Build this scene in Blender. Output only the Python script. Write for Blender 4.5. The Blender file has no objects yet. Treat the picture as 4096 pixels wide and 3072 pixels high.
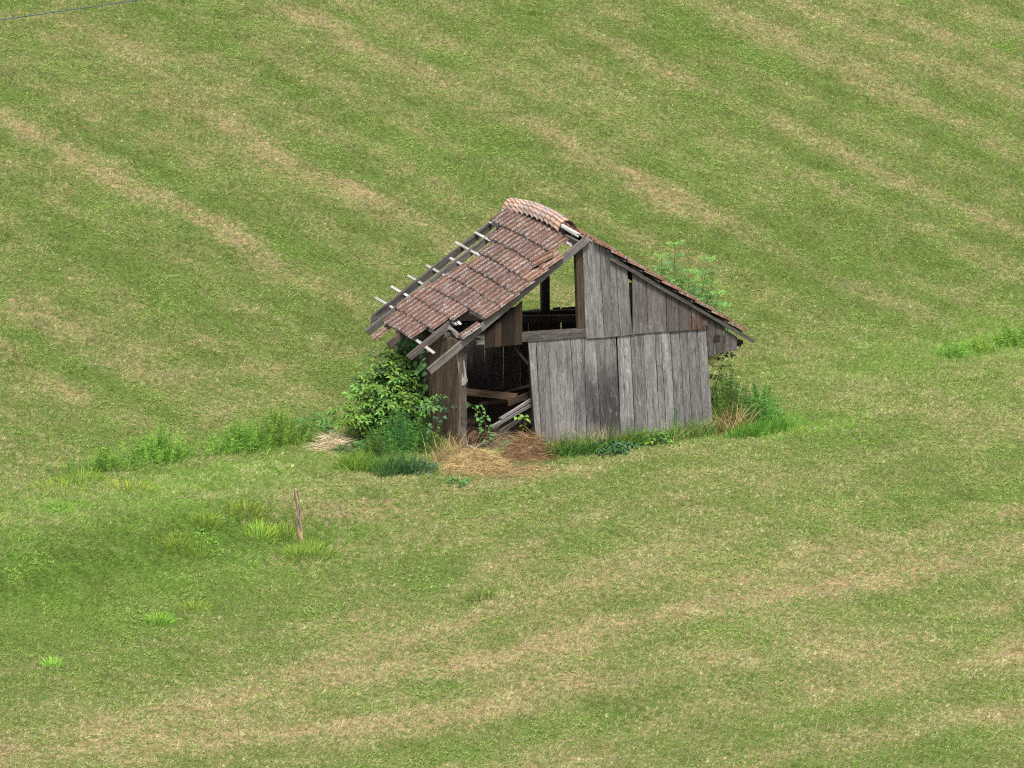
import bpy, math, random
import numpy as np
from mathutils import Vector, Matrix, Euler

random.seed(7)
RNG = np.random.RandomState(11)
scene = bpy.context.scene
COL = scene.collection

# ------------------------------------------------------------------ camera
# world frame = barn frame: front gable in the plane y=0, left wall in x=0, z up
PITCH, YAW, DIST = math.radians(12.5), math.radians(20), 90.0
FPX = 231.0 * DIST                      # focal length in pixels of the 4096 wide photograph
c_, s_ = math.cos(YAW), math.sin(YAW)
CR = np.array([c_, -s_, 0.0])
CF = np.array([s_ * math.cos(PITCH), c_ * math.cos(PITCH), -math.sin(PITCH)])
CU = np.cross(CR, CF)


def ray(px, py):
    return CF + CR * (px - 2048) / FPX + CU * (1536 - py) / FPX


CAM = -DIST * ray(1845, 1803)
cam = bpy.data.cameras.new("camera")
cam.sensor_width = 36
cam.lens = FPX / 4096 * 36
cam.clip_start, cam.clip_end = 1.0, 2000
camo = bpy.data.objects.new("camera", cam)
COL.objects.link(camo)
camo.matrix_world = Matrix(((CR[0], CU[0], -CF[0], CAM[0]), (CR[1], CU[1], -CF[1], CAM[1]),
                            (CR[2], CU[2], -CF[2], CAM[2]), (0, 0, 0, 1)))
scene.camera = camo

# ------------------------------------------------------------------ light
SUN_EL, SUN_AZ = math.radians(58), math.radians(200)      # azimuth clockwise from +y
world = bpy.data.worlds.new("World")
scene.world = world
world.use_nodes = True
wn, wl = world.node_tree.nodes, world.node_tree.links
sky = wn.new("ShaderNodeTexSky")
sky.sky_type = 'NISHITA'
sky.sun_disc = False
sky.sun_elevation, sky.sun_rotation = SUN_EL, SUN_AZ
sky.air_density, sky.dust_density = 1.0, 3.0
hsv = wn.new("ShaderNodeHueSaturation")
hsv.inputs['Saturation'].default_value = 0.30
bg = wn["Background"]
bg.inputs['Strength'].default_value = 0.09
wl.new(sky.outputs[0], hsv.inputs['Color'])
wl.new(hsv.outputs[0], bg.inputs['Color'])
sl = bpy.data.lights.new("sun", 'SUN')
sl.energy, sl.angle, sl.color = 2.1, math.radians(12), (1.0, 0.95, 0.87)
so = bpy.data.objects.new("sun", sl)
COL.objects.link(so)
sd = Vector((math.sin(SUN_AZ) * math.cos(SUN_EL), math.cos(SUN_AZ) * math.cos(SUN_EL), math.sin(SUN_EL)))
so.rotation_euler = sd.to_track_quat('Z', 'Y').to_euler()
vs = scene.view_settings
vs.view_transform, vs.look, vs.gamma, vs.use_curve_mapping = 'Standard', 'None', 1.0, False
vs.exposure = 1.6
scene.cycles.use_denoising = False
scene.cycles.pixel_filter_type = 'BLACKMAN_HARRIS'
scene.cycles.filter_width = 1.15
scene.cycles.sample_clamp_indirect = 3.0
scene.cycles.max_bounces = 5
scene.cycles.transparent_max_bounces = 4

# ------------------------------------------------------------------ measuring helpers


def on_plane(px, py, n, c):
    n = np.array(n, float)
    R = ray(px, py)
    return CAM + (c - n @ CAM) / (n @ R) * R


def PY(px, py, y=0.0):
    return on_plane(px, py, (0, 1, 0), y)


def PX(px, py, x=0.0):
    return on_plane(px, py, (1, 0, 0), x)


def zoomed(x0, y0, k):
    return lambda x, y: (x0 + x * k, y0 + y * k)


Z1 = zoomed(1400, 760, .3617)
Z2 = zoomed(1950, 760, .27125)
Z3 = zoomed(2250, 900, .3617)
Z4 = zoomed(1250, 1250, .4069)
Z5 = zoomed(2000, 1250, .4069)
Z6 = zoomed(1650, 1200, .27125)
Z7 = zoomed(1780, 1500, .1808)
Z8 = zoomed(1400, 1500, .3617)
ZB = zoomed(0, 1500, .6329)
ZR = zoomed(3000, 1100, .4955)
ZS = zoomed(2500, 940, .226)


def full(x, y):                       # position measured on the 2212 px wide view
    return x * 1.8517, y * 1.8517


def hash2(ix, iy, seed):
    h = (ix.astype(np.int64) * 374761393 + iy.astype(np.int64) * 668265263 + seed * 1442695041) & 0xffffffff
    h = ((h ^ (h >> 13)) * 1274126177) & 0xffffffff
    return ((h ^ (h >> 16)) & 0xffff) / 65535.0


def vnoise(x, y, seed=0):
    x, y = np.asarray(x, float), np.asarray(y, float)
    ix, iy = np.floor(x), np.floor(y)
    fx, fy = x - ix, y - iy
    fx, fy = fx * fx * (3 - 2 * fx), fy * fy * (3 - 2 * fy)
    a, b = hash2(ix, iy, seed), hash2(ix + 1, iy, seed)
    c, d = hash2(ix, iy + 1, seed), hash2(ix + 1, iy + 1, seed)
    return (a + (b - a) * fx) * (1 - fy) + (c + (d - c) * fx) * fy


def fbm(x, y, seed=0, o=4):
    t, w, k = 0.0, 0.5, 1.0
    for i in range(o):
        t = t + w * vnoise(x * k, y * k, seed + i)
        w, k = w * .55, k * 2.03
    return t / 1.0


def softplus(x, w):
    return w * np.logaddexp(0, x / w)


def sigm(x):
    return 1 / (1 + np.exp(-np.clip(x, -40, 40)))


CN = np.array([-.213, .977])


def crease(x, y):                     # signed distance to the foot of the slope, positive uphill
    return CN[0] * x + CN[1] * (y - 1.9)


def height(x, y):
    x, y = np.asarray(x, float), np.asarray(y, float)
    q = crease(x, y)
    z = .27 * softplus(q - 1.3, .9) - .135 * softplus(-(q + 3.4), .8)
    z = z + .02 * np.clip(x, -20, 30)
    z = z - .45 * sigm(-(q + 3.5) / .35) * sigm((-x - 1.2) / .9)
    far = np.clip((np.hypot(x, y) - 8) / 40, 0, 1)
    z = z + .5 * far * (fbm(x / 14, y / 14, 3, 2) - .4)
    z = z + .07 * (fbm(x / 1.3, y / 1.3, 9, 3) - .4) + .20 * np.clip(np.hypot(x - 2.3, y - 1.5) / 4 - .9, 0, 1) * (fbm(x / 4.5, y / 4.5, 13, 2) - .38)
    return z


def G(px, py):                        # where the line of sight meets the ground
    R = ray(px, py)
    t = np.linspace(60, 150, 1400)
    P = CAM[None] + t[:, None] * R[None]
    d = P[:, 2] - height(P[:, 0], P[:, 1])
    i = int(np.argmax(d < 0))
    f = d[i - 1] / (d[i - 1] - d[i])
    p = P[i - 1] + f * (P[i] - P[i - 1])
    p[2] = float(height(p[0], p[1]))
    return p


def project(P):
    v = P - CAM
    t = v @ CF
    return 2048 + FPX * (v @ CR) / t, 1536 - FPX * (v @ CU) / t


# ------------------------------------------------------------------ object helpers


def tag(o, label=None, cat=None, group=None, kind=None):
    for k, v in (("label", label), ("category", cat), ("group", group), ("kind", kind)):
        if v:
            o[k] = v
    return o


def empty(name, loc=(0, 0, 0)):
    o = bpy.data.objects.new(name, None)
    o.empty_display_size = .2
    COL.objects.link(o)
    o.location = loc
    return o


def mesh(name, V, F, mat, uv=None, smooth=False, col=None):
    me = bpy.data.meshes.new(name)
    me.from_pydata([tuple(map(float, v)) for v in V], [], F)
    if uv is not None:
        l = me.uv_layers.new(name="UVMap")
        idx = np.zeros(len(me.loops), int)
        me.loops.foreach_get("vertex_index", idx)
        l.data.foreach_set("uv", np.asarray(uv, np.float32)[idx].ravel())
    if col is not None:
        a = me.attributes.new("tint", 'FLOAT_COLOR', 'POINT')
        a.data.foreach_set("color", np.asarray(col, np.float32).ravel())
    if smooth:
        me.polygons.foreach_set("use_smooth", [True] * len(me.polygons))
    me.materials.append(mat)
    return me


def obj(name, me, parent=None, color=None, M=None):
    o = bpy.data.objects.new(name, me)
    COL.objects.link(o)
    if parent is not None:
        o.parent = parent
    if M is not None:
        o.matrix_local = M
    if color is not None:
        o.color = (*color, 1.0) if len(color) == 3 else color
    return o


def origin_to(o, loc):                # put a world space mesh's origin at loc
    loc = Vector(loc)
    o.data.transform(Matrix.Translation(-loc))
    o.location = loc
    return o


# ------------------------------------------------------------------ materials
def new_mat(name):
    m = bpy.data.materials.new(name)
    m.use_nodes = True
    nt = m.node_tree
    for n in list(nt.nodes):
        nt.nodes.remove(n)
    out = nt.nodes.new("ShaderNodeOutputMaterial")
    return m, nt, out


class NB:                             # small node builder
    def __init__(s, nt):
        s.nt = nt

    def n(s, t, **kw):
        nd = s.nt.nodes.new(t)
        for k, v in kw.items():
            setattr(nd, k, v)
        return nd

    def val(s, sock, v):
        if hasattr(v, 'links') or hasattr(v, 'is_linked'):
            s.nt.links.new(v, sock)
        else:
            sock.default_value = v

    def math(s, op, a, b=0.0, clamp=False):
        nd = s.n("ShaderNodeMath", operation=op, use_clamp=clamp)
        s.val(nd.inputs[0], a)
        s.val(nd.inputs[1], b)
        return nd.outputs[0]

    def mix(s, f, a, b, mode='MIX'):
        nd = s.n("ShaderNodeMix", data_type='RGBA', blend_type=mode)
        s.val(nd.inputs[0], f)
        s.val(nd.inputs[6], (*a, 1) if isinstance(a, tuple) and len(a) == 3 else a)
        s.val(nd.inputs[7], (*b, 1) if isinstance(b, tuple) and len(b) == 3 else b)
        return nd.outputs[2]

    def noise(s, vec, scale, detail=4, rough=.6, dist=0.0):
        nd = s.n("ShaderNodeTexNoise")
        s.val(nd.inputs['Vector'], vec)
        nd.inputs['Scale'].default_value = scale
        nd.inputs['Detail'].default_value = detail
        nd.inputs['Roughness'].default_value = rough
        nd.inputs['Distortion'].default_value = dist
        return nd.outputs[0]

    def ramp(s, f, lo, hi, a=0.0, b=1.0):
        nd = s.n("ShaderNodeMapRange", clamp=True)
        s.val(nd.inputs[0], f)
        for i, v in enumerate((lo, hi, a, b)):
            nd.inputs[i + 1].default_value = v
        return nd.outputs[0]

    def mapv(s, vec, scale, loc=None):
        nd = s.n("ShaderNodeMapping")
        s.val(nd.inputs[0], vec)
        nd.inputs['Scale'].default_value = scale
        if loc is not None:
            s.val(nd.inputs['Location'], loc)
        return nd.outputs[0]

    def comb(s, x, y, z):
        nd = s.n("ShaderNodeCombineXYZ")
        for i, v in enumerate((x, y, z)):
            s.val(nd.inputs[i], v)
        return nd.outputs[0]


def wood_material(name, pale, dark, brown, bump=.4):
    """weathered boards: object colour r = brownness, g = extra darkness, b = black stain"""
    m, nt, out = new_mat(name)
    b = NB(nt)
    uv = b.n("ShaderNodeTexCoord").outputs['UV']
    oi = b.n("ShaderNodeObjectInfo")
    rnd = oi.outputs['Random']
    sc = b.n("ShaderNodeSeparateColor")
    nt.links.new(oi.outputs['Color'], sc.inputs[0])
    off = b.comb(b.math('MULTIPLY', rnd, 37.0), b.math('MULTIPLY', rnd, 91.0), b.math('MULTIPLY', rnd, 13.0))
    g1 = b.noise(b.mapv(uv, (38, 3.2, 1), off), 1.0, 6, .68, .9)
    g2 = b.noise(b.mapv(uv, (120, 16.0, 1), off), 1.0, 3, .7, .3)
    big = b.noise(b.mapv(uv, (5, 1.1, 1), off), 1.0, 4, .6, .3)
    pat = b.noise(b.mapv(uv, (14, 3.2, 1), off), 1.0, 5, .7, .6)
    grain = b.math('ADD', b.math('MULTIPLY', g1, .62), b.math('MULTIPLY', g2, .38))
    base = b.mix(b.ramp(grain, .36, .64), dark, pale)
    # brown heartwood showing where the board is sheltered
    bm = b.math('MULTIPLY', b.ramp(big, .25, .7), sc.outputs[0], True)
    bm = b.math('ADD', bm, b.math('MULTIPLY', sc.outputs[0], .35), True)
    base = b.mix(bm, base, b.mix(b.ramp(grain, .35, .65), tuple(v * .38 for v in brown), brown))
    vb = b.noise(b.mapv(uv, (7, .9, 1), off), 1.0, 3, .6, .5)
    base = b.mix(1.0, base, b.mix(b.ramp(vb, .32, .68), (.70, .68, .67), (1.12, 1.12, 1.08)), 'MULTIPLY')
    # silvery worn flecks
    fle = b.math('MULTIPLY', b.ramp(pat, .56, .70), b.ramp(g2, .42, .62))
    base = b.mix(b.math('MULTIPLY', fle, .55), base, tuple(min(1, v * 1.7) for v in pale))
    # dark weather streaks
    st = b.ramp(b.noise(b.mapv(uv, (11, .55, 1), off), 1.0, 4, .6, .2), .54, .72)
    base = b.mix(b.math('MULTIPLY', st, .60), base, tuple(v * .32 for v in dark))
    # black mould
    spx = b.n("ShaderNodeSeparateXYZ")
    nt.links.new(uv, spx.inputs[0])
    vv = spx.outputs[1]
    band = b.math('MULTIPLY', b.ramp(vv, .45, 1.0), b.ramp(vv, 1.95, 1.6))
    mou = b.math('MULTIPLY', b.math('MULTIPLY', b.ramp(pat, .30, .47), band), sc.outputs[2], True)
    base = b.mix(b.math('MULTIPLY', mou, .86), base, (.012, .011, .011))
    # knots
    vo = b.n("ShaderNodeTexVoronoi")
    nt.links.new(b.mapv(uv, (8, 3.2, 1), off), vo.inputs['Vector'])
    vo.inputs['Scale'].default_value = 1.0
    kn = b.ramp(vo.outputs['Distance'], .10, .04)
    base = b.mix(b.math('MULTIPLY', kn, .75), base, tuple(v * .22 for v in dark))
    ring = b.math('MULTIPLY', b.ramp(vo.outputs['Distance'], .16, .12), b.ramp(vo.outputs['Distance'], .08, .11))
    base = b.mix(b.math('MULTIPLY', ring, .30), base, tuple(min(1, v * 1.4) for v in pale))
    # per board value and the darkness channel
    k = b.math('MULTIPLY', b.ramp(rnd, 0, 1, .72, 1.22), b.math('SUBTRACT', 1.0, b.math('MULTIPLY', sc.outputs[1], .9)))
    hs = b.n("ShaderNodeHueSaturation")
    nt.links.new(base, hs.inputs['Color'])
    nt.links.new(k, hs.inputs['Value'])
    bs = b.n("ShaderNodeBsdfPrincipled")
    nt.links.new(hs.outputs[0], bs.inputs['Base Color'])
    bs.inputs['Roughness'].default_value = .85
    bs.inputs['Specular IOR Level'].default_value = .2
    bp = b.n("ShaderNodeBump")
    bp.inputs['Strength'].default_value = bump
    bp.inputs['Distance'].default_value = .006
    nt.links.new(grain, bp.inputs['Height'])
    nt.links.new(bp.outputs[0], bs.inputs['Normal'])
    nt.links.new(bs.outputs[0], out.inputs[0])
    return m


M_BOARD = wood_material("weathered_board", (.262, .256, .254), (.054, .051, .050), (.095, .056, .036))
M_BEAM = wood_material("weathered_beam", (.16, .15, .142), (.035, .031, .029), (.075, .042, .027))
M_BATTEN = wood_material("silver_batten", (.50, .49, .485), (.20, .19, .185), (.22, .14, .10), .3)
M_SIDE = wood_material("brown_board", (.20, .145, .098), (.030, .023, .019), (.10, .056, .031), .5)


def tile_material(name, c1, c2, groove, lich, lo, hi):
    m, nt, out = new_mat(name)
    b = NB(nt)
    tc = b.n("ShaderNodeTexCoord")
    uv = tc.outputs['UV']
    oi = b.n("ShaderNodeObjectInfo")
    rnd = oi.outputs['Random']
    sc = b.n("ShaderNodeSeparateColor")
    nt.links.new(oi.outputs['Color'], sc.inputs[0])
    off = b.comb(b.math('MULTIPLY', rnd, 53.0), b.math('MULTIPLY', rnd, 71.0), 0.0)
    n1 = b.noise(b.mapv(uv, (26, 11, 1), off), 1.0, 5, .65, .4)
    base = b.mix(b.ramp(n1, .38, .62), c1, c2)
    sp = b.n("ShaderNodeSeparateXYZ")
    nt.links.new(uv, sp.inputs[0])
    u = sp.outputs[0]
    # orange clay kept clean along the interlock and in the grooves
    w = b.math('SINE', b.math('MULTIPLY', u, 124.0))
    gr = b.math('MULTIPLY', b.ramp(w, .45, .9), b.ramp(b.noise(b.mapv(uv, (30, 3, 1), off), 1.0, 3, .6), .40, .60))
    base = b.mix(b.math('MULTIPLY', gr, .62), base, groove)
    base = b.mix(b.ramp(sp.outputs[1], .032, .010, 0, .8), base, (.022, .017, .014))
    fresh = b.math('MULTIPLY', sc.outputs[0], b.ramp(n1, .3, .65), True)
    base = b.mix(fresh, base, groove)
    base = b.mix(b.math('MULTIPLY', b.ramp(w, -.2, -.85), .75), base, (.018, .012, .010))  # groove shade painted into the tile colour as dark lines
    dirt = b.ramp(b.noise(b.mapv(uv, (9, 6, 1), off), 1.0, 4, .6), .55, .75)
    base = b.mix(b.math('MULTIPLY', dirt, .6), base, (.035, .024, .02))
    l1 = b.noise(b.mapv(uv, (85, 62, 1), off), 1.0, 3, .7)
    l2 = b.noise(b.mapv(uv, (9, 6, 1), off), 1.0, 3, .6)
    li = b.ramp(b.math('ADD', b.math('MULTIPLY', l1, .62), b.math('MULTIPLY', l2, .38)), lo, hi)
    li = b.math('MULTIPLY', b.math('MULTIPLY', li, b.ramp(w, -.9, -.3, .25, 1.0)), b.math('SUBTRACT', 1.0, b.math('MULTIPLY', sc.outputs[1], 1.0)), True)
    base = b.mix(b.math('MULTIPLY', li, .9), base, lich)
    hs = b.n("ShaderNodeHueSaturation")
    nt.links.new(base, hs.inputs['Color'])
    nt.links.new(b.ramp(rnd, 0, 1, .82, 1.15), hs.inputs['Value'])
    bs = b.n("ShaderNodeBsdfPrincipled")
    nt.links.new(hs.outputs[0], bs.inputs['Base Color'])
    bs.inputs['Roughness'].default_value = .7
    bs.inputs['Specular IOR Level'].default_value = .3
    bp = b.n("ShaderNodeBump")
    bp.inputs['Strength'].default_value = .35
    bp.inputs['Distance'].default_value = .005
    nt.links.new(l1, bp.inputs['Height'])
    nt.links.new(bp.outputs[0], bs.inputs['Normal'])
    nt.links.new(bs.outputs[0], out.inputs[0])
    return m


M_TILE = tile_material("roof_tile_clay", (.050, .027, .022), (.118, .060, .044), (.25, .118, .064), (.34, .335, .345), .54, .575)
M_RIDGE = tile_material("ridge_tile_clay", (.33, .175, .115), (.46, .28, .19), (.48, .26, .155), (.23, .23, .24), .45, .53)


def leafy(name, rough=.55, trans=.35, spec=.3, instancer=False):
    """foliage whose colour comes from the point attribute 'tint'"""
    m, nt, out = new_mat(name)
    b = NB(nt)
    at = b.n("ShaderNodeAttribute", attribute_name="tint")
    col = at.outputs['Color']
    oi = b.n("ShaderNodeObjectInfo")
    hs = b.n("ShaderNodeHueSaturation")
    nt.links.new(col, hs.inputs['Color'])
    nt.links.new(b.ramp(oi.outputs['Random'], 0, 1, .485, .515), hs.inputs['Hue'])
    nt.links.new(b.ramp(oi.outputs['Random'], 0, 1, .75, 1.25), hs.inputs['Value'])
    bs = b.n("ShaderNodeBsdfPrincipled")
    nt.links.new(hs.outputs[0], bs.inputs['Base Color'])
    bs.inputs['Roughness'].default_value = rough
    bs.inputs['Specular IOR Level'].default_value = spec
    tr = b.n("ShaderNodeBsdfTranslucent")
    nt.links.new(hs.outputs[0], tr.inputs['Color'])
    mx = b.n("ShaderNodeMixShader")
    mx.inputs[0].default_value = trans
    nt.links.new(bs.outputs[0], mx.inputs[1])
    nt.links.new(tr.outputs[0], mx.inputs[2])
    nt.links.new(mx.outputs[0], out.inputs[0])
    return m


M_LEAF = leafy("leaf")
M_STRAND = leafy("plant_strand", .8, .25, .1)


def grass_material():
    m, nt, out = new_mat("meadow_blade")
    b = NB(nt)
    at = b.n("ShaderNodeAttribute", attribute_name="tint")       # r: shade, g: dryness threshold, b: hue
    sc = b.n("ShaderNodeSeparateColor")
    nt.links.new(at.outputs['Color'], sc.inputs[0])
    dry = b.n("ShaderNodeAttribute", attribute_name="dry", attribute_type='INSTANCER').outputs['Fac']
    lush = b.n("ShaderNodeAttribute", attribute_name="lush", attribute_type='INSTANCER').outputs['Fac']
    green = b.mix(sc.outputs[2], (.142, .240, .052), (.305, .355, .105))
    green = b.mix(lush, green, (.205, .365, .062))
    straw = b.mix(sc.outputs[0], (.39, .32, .160), (.66, .60, .37))
    isdry = b.ramp(b.math('SUBTRACT', dry, sc.outputs[1]), -.04, .04)
    col = b.mix(isdry, green, straw)
    hs = b.n("ShaderNodeHueSaturation")
    nt.links.new(col, hs.inputs['Color'])
    oi = b.n('ShaderNodeObjectInfo')
    nt.links.new(b.math('MULTIPLY', b.ramp(sc.outputs[0], 0, 1, .62, 1.28), b.ramp(oi.outputs['Random'], 0, 1, .88, 1.12)), hs.inputs['Value'])
    df = b.n("ShaderNodeBsdfDiffuse")
    tr = b.n("ShaderNodeBsdfTranslucent")
    nt.links.new(hs.outputs[0], df.inputs['Color'])
    nt.links.new(hs.outputs[0], tr.inputs['Color'])
    mx = b.n("ShaderNodeMixShader")
    mx.inputs[0].default_value = .3
    nt.links.new(df.outputs[0], mx.inputs[1])
    nt.links.new(tr.outputs[0], mx.inputs[2])
    nt.links.new(mx.outputs[0], out.inputs[0])
    return m


M_GRASS = grass_material()


def ground_material():
    m, nt, out = new_mat("meadow_soil")
    b = NB(nt)
    pos = b.n("ShaderNodeNewGeometry").outputs['Position']
    dry = b.n("ShaderNodeAttribute", attribute_name="dry").outputs['Fac']
    n1 = b.noise(pos, 9.0, 6, .7)
    n2 = b.noise(pos, 45.0, 3, .7)
    soil = b.mix(b.ramp(n1, .35, .65), (.07, .050, .030), (.26, .19, .10))
    green = b.mix(b.ramp(n2, .35, .65), (.030, .055, .016), (.10, .14, .035))
    col = b.mix(b.ramp(b.math('ADD', dry, b.math('SUBTRACT', n1, .5)), .25, .7), green, soil)
    bs = b.n("ShaderNodeBsdfDiffuse")
    nt.links.new(col, bs.inputs['Color'])
    nt.links.new(bs.outputs[0], out.inputs[0])
    return m


M_GROUND = ground_material()

# ------------------------------------------------------------------ dry and green zones of the meadow
DRY_LINES = [
    ([(0, 245), (200, 350), (430, 460), (640, 600)], .42, .50),
    ([(130, 30), (420, 180), (600, 330), (760, 420)], .40, .36),
    ([(640, 20), (900, 140), (1000, 180), (1230, 300), (1420, 400), (1640, 500)], .42, .46),
    ([(810, 0), (1050, 110), (1300, 220), (1500, 310), (1700, 400)], .32, .36),
    ([(1580, 40), (1800, 170), (1950, 230)], .55, .28),
    ([(1720, 10), (1950, 90), (2212, 210)], .40, .36),
    ([(300, 470), (500, 640), (640, 760)], .35, .18),
    ([(0, 720), (160, 690), (330, 760)], .40, .22),
    ([(990, 1275), (1180, 1165)], .22, .45),
    ([(400, 1500), (800, 1390), (1100, 1310), (1300, 1260), (1500, 1190)], .35, .34),
    ([(180, 1560), (520, 1500), (900, 1440), (1250, 1390), (1700, 1290), (2212, 1180)], .42, .42),
    ([(0, 1620), (600, 1590), (1200, 1500), (2212, 1380)], .60, .42),
    ([(1500, 1260), (1800, 1200), (2212, 1090)], .40, .28),
    ([(640, 1090), (800, 1120), (950, 1100)], .45, .30),
    ([(760, 1030), (1000, 1060), (1250, 1020)], .28, .28),
    ([(1700, 850), (1900, 900), (2212, 880)], .50, .16),
]
GREEN_SPOTS = [((950, 1275), .9, .35), ((120, 1330), 2.2, .45), ((1200, 1165), .8, .25), ((330, 1170), 1.6, .35),
               ((600, 1290), 1.1, .25), ((1750, 905), .8, .35), ((1560, 1320), .9, .22), ((2050, 1050), 1.4, .2),
               ((1900, 950), 1.0, .2), ((1150, 30), .6, .4), ((700, 560), 1.2, .15), ((1800, 520), 1.6, .18),
               ((1500, 80), 1.5, .18), ((250, 560), 1.5, .18), ((460, 60), .9, .15), ((1090, 320), .9, .2)]
_lines = [([G(*full(*p))[:2] for p in pts], w, a) for pts, w, a in DRY_LINES]
_spots = [(G(*full(*p))[:2], r, a) for p, r, a in GREEN_SPOTS]


_dirs = []
for k_ in (2, 10):
    v_ = _lines[k_][0][-1] - _lines[k_][0][0]
    _dirs.append(v_ / np.linalg.norm(v_))


def seg_dist(x, y, A, B):
    d = B - A
    t = np.clip(((x - A[0]) * d[0] + (y - A[1]) * d[1]) / (d @ d), 0, 1)
    return np.hypot(x - A[0] - t * d[0], y - A[1] - t * d[1])


def dryness(x, y):
    q = crease(x, y)
    wx = x + .55 * (fbm(x / 1.6, y / 1.6, 21, 3) - .45)
    wy = y + .55 * (fbm(x / 1.6, y / 1.6, 31, 3) - .45)
    d = np.full(np.shape(x), .29) + .06 * sigm(-(q + 5) / 1.5)
    for (ux, uy), m, am in ((_dirs[0], sigm((q - .5) / 1.0), .10), (_dirs[1], sigm(-(q + 1.5) / 1.0), .035)):
        al, ac = wx * ux + wy * uy, -wx * uy + wy * ux
        d = d + m * am * np.sin(ac * 2 * math.pi / 1.75 + 2.5 * (fbm(ac / 4.0, al / 18.0, 87, 2) - .4)) * (.35 + vnoise(ac / 1.7, al / 6.0, 88))
        d = d + m * (.34 * (fbm(ac / .62, al / 16.0, 81, 2) - .38) + .22 * (fbm(ac / .25, al / 3.0, 85, 2) - .38))
    for pts, w, a in _lines:
        dd = np.min([seg_dist(wx, wy, pts[i], pts[i + 1]) for i in range(len(pts) - 1)], axis=0)
        d = d + .46 * a * np.exp(-(dd / (w * 1.15)) ** 2) * (.55 + .9 * vnoise(x / .9, y / .9, 77))
    for c, r, a in _spots:
        d = d - .6 * a * np.exp(-((wx - c[0]) ** 2 + (wy - c[1]) ** 2) / r ** 2)
    d = d + .12 * (fbm(x / 2.2, y / 2.2, 41, 3) - .42) + .42 * (fbm(x / .55, y / .55, 51, 3) - .42)
    return np.clip(d, .02, .97)


def lushness(x, y):
    q = crease(x, y)
    l = .75 * np.exp(-((q + 3.6) / 1.6) ** 2) * sigm((-x - 2.2) / .7)
    l = l + .8 * np.exp(-((q + .9) / .8) ** 2) * sigm((-x - 1.5) / .8)
    l = l + .8 * np.exp(-((x - 6.2) ** 2 / 2.0 + (y + .3) ** 2 / 1.0))
    l = l + .5 * np.exp(-((q + .5) / 1.2) ** 2) * sigm((x - 8) / 1.0)
    l = l + .45 * np.clip(fbm(x / 1.1, y / 1.1, 61, 3) - .50, 0, 1) * 3
    return np.clip(l * (.4 + vnoise(x / .5, y / .5, 63)), 0, 1)


# ------------------------------------------------------------------ ground sheet
def axis(lo, hi, step, far):
    core = np.arange(lo, hi + 1e-6, step)
    out = [far * (k / 14.0) ** 2 for k in range(1, 15)]
    return np.concatenate([[lo - v for v in reversed(out)], core, [hi + v for v in out]])


ax_, ay_ = axis(-26, 36, .30, 450), axis(-32, 48, .30, 450)
GX, GY = np.meshgrid(ax_, ay_)
GZ = height(GX, GY)
nx, ny = len(ax_), len(ay_)
gv = np.stack([GX.ravel(), GY.ravel(), GZ.ravel()], 1)
ii = (np.arange(ny - 1)[:, None] * nx + np.arange(nx - 1)[None]).ravel()
gf = np.stack([ii, ii + 1, ii + 1 + nx, ii + nx], 1)
me = bpy.data.meshes.new("ground")
me.vertices.add(len(gv))
me.vertices.foreach_set("co", gv.astype(np.float32).ravel())
me.loops.add(gf.size)
me.polygons.add(len(gf))
me.loops.foreach_set("vertex_index", gf.astype(np.int32).ravel())
me.polygons.foreach_set("loop_start", (np.arange(len(gf)) * 4).astype(np.int32))
me.update()
me.polygons.foreach_set("use_smooth", [True] * len(gf))
at = me.attributes.new("dry", 'FLOAT', 'POINT')
at.data.foreach_set("value", dryness(gv[:, 0], gv[:, 1]).astype(np.float32))
me.materials.append(M_GROUND)
tag(obj("ground", me), "mown hillside meadow of green and straw coloured stripes", kind="structure")

# ------------------------------------------------------------------ the barn
barn = empty("barn")
tag(barn, "derelict grey timber barn with a half collapsed red tiled roof", "barn")


def board(name, TL, TR, BL, BR, nrm, thick, mat, color=(0, 0, 0), segs=4, wob=.004, jag=0.0, parent=None, rough_top=.006):
    """a plank from its four corners, extruded by thick against nrm"""
    TL, TR, BL, BR = (np.array(v, float) for v in (TL, TR, BL, BR))
    nrm = np.array(nrm, float) / np.linalg.norm(nrm)
    wd = TR - TL
    wd = wd / (np.linalg.norm(wd) + 1e-9)
    ln = BL - TL
    L = np.linalg.norm(ln)
    ld = ln / L
    V, UV, F = [], [], []
    W = np.linalg.norm(TR - TL)
    bow = random.uniform(-1, 1) * wob * 1.5
    for j in range(segs + 1):
        f = j / segs
        a, b = TL + (BL - TL) * f, TR + (BR - TR) * f
        if 0 < j < segs:
            a = a + wd * random.uniform(-wob, wob)
            b = b + wd * random.uniform(-wob, wob)
        if j == segs and jag:
            a = a - ld * random.uniform(0, jag)
            b = b - ld * random.uniform(0, jag)
        if j == 0 and rough_top:
            a = a + ld * random.uniform(0, rough_top)
            b = b + ld * random.uniform(0, rough_top)
        o = nrm * bow * math.sin(math.pi * f)
        tw = nrm * random.uniform(-wob, wob) * .4
        V += [a + o + tw, b + o - tw, b + o - tw - nrm * thick, a + o + tw - nrm * thick]
        UV += [(0, L * f), (W, L * f), (W + thick, L * f), (-thick, L * f)]
    for j in range(segs):
        q, r = 4 * j, 4 * j + 4
        for k in range(4):
            F.append((q + k, r + k, r + (k + 1) % 4, q + (k + 1) % 4))
    F += [(0, 1, 2, 3), (4 * segs + 3, 4 * segs + 2, 4 * segs + 1, 4 * segs)]
    me = mesh(name, V, F, mat, UV)
    ctr = np.mean(V, 0)
    o = obj(name, me, parent, color)
    if parent is not None:
        me.transform(Matrix.Translation(Vector(-ctr)))
        o.location = ctr
    return o


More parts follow.
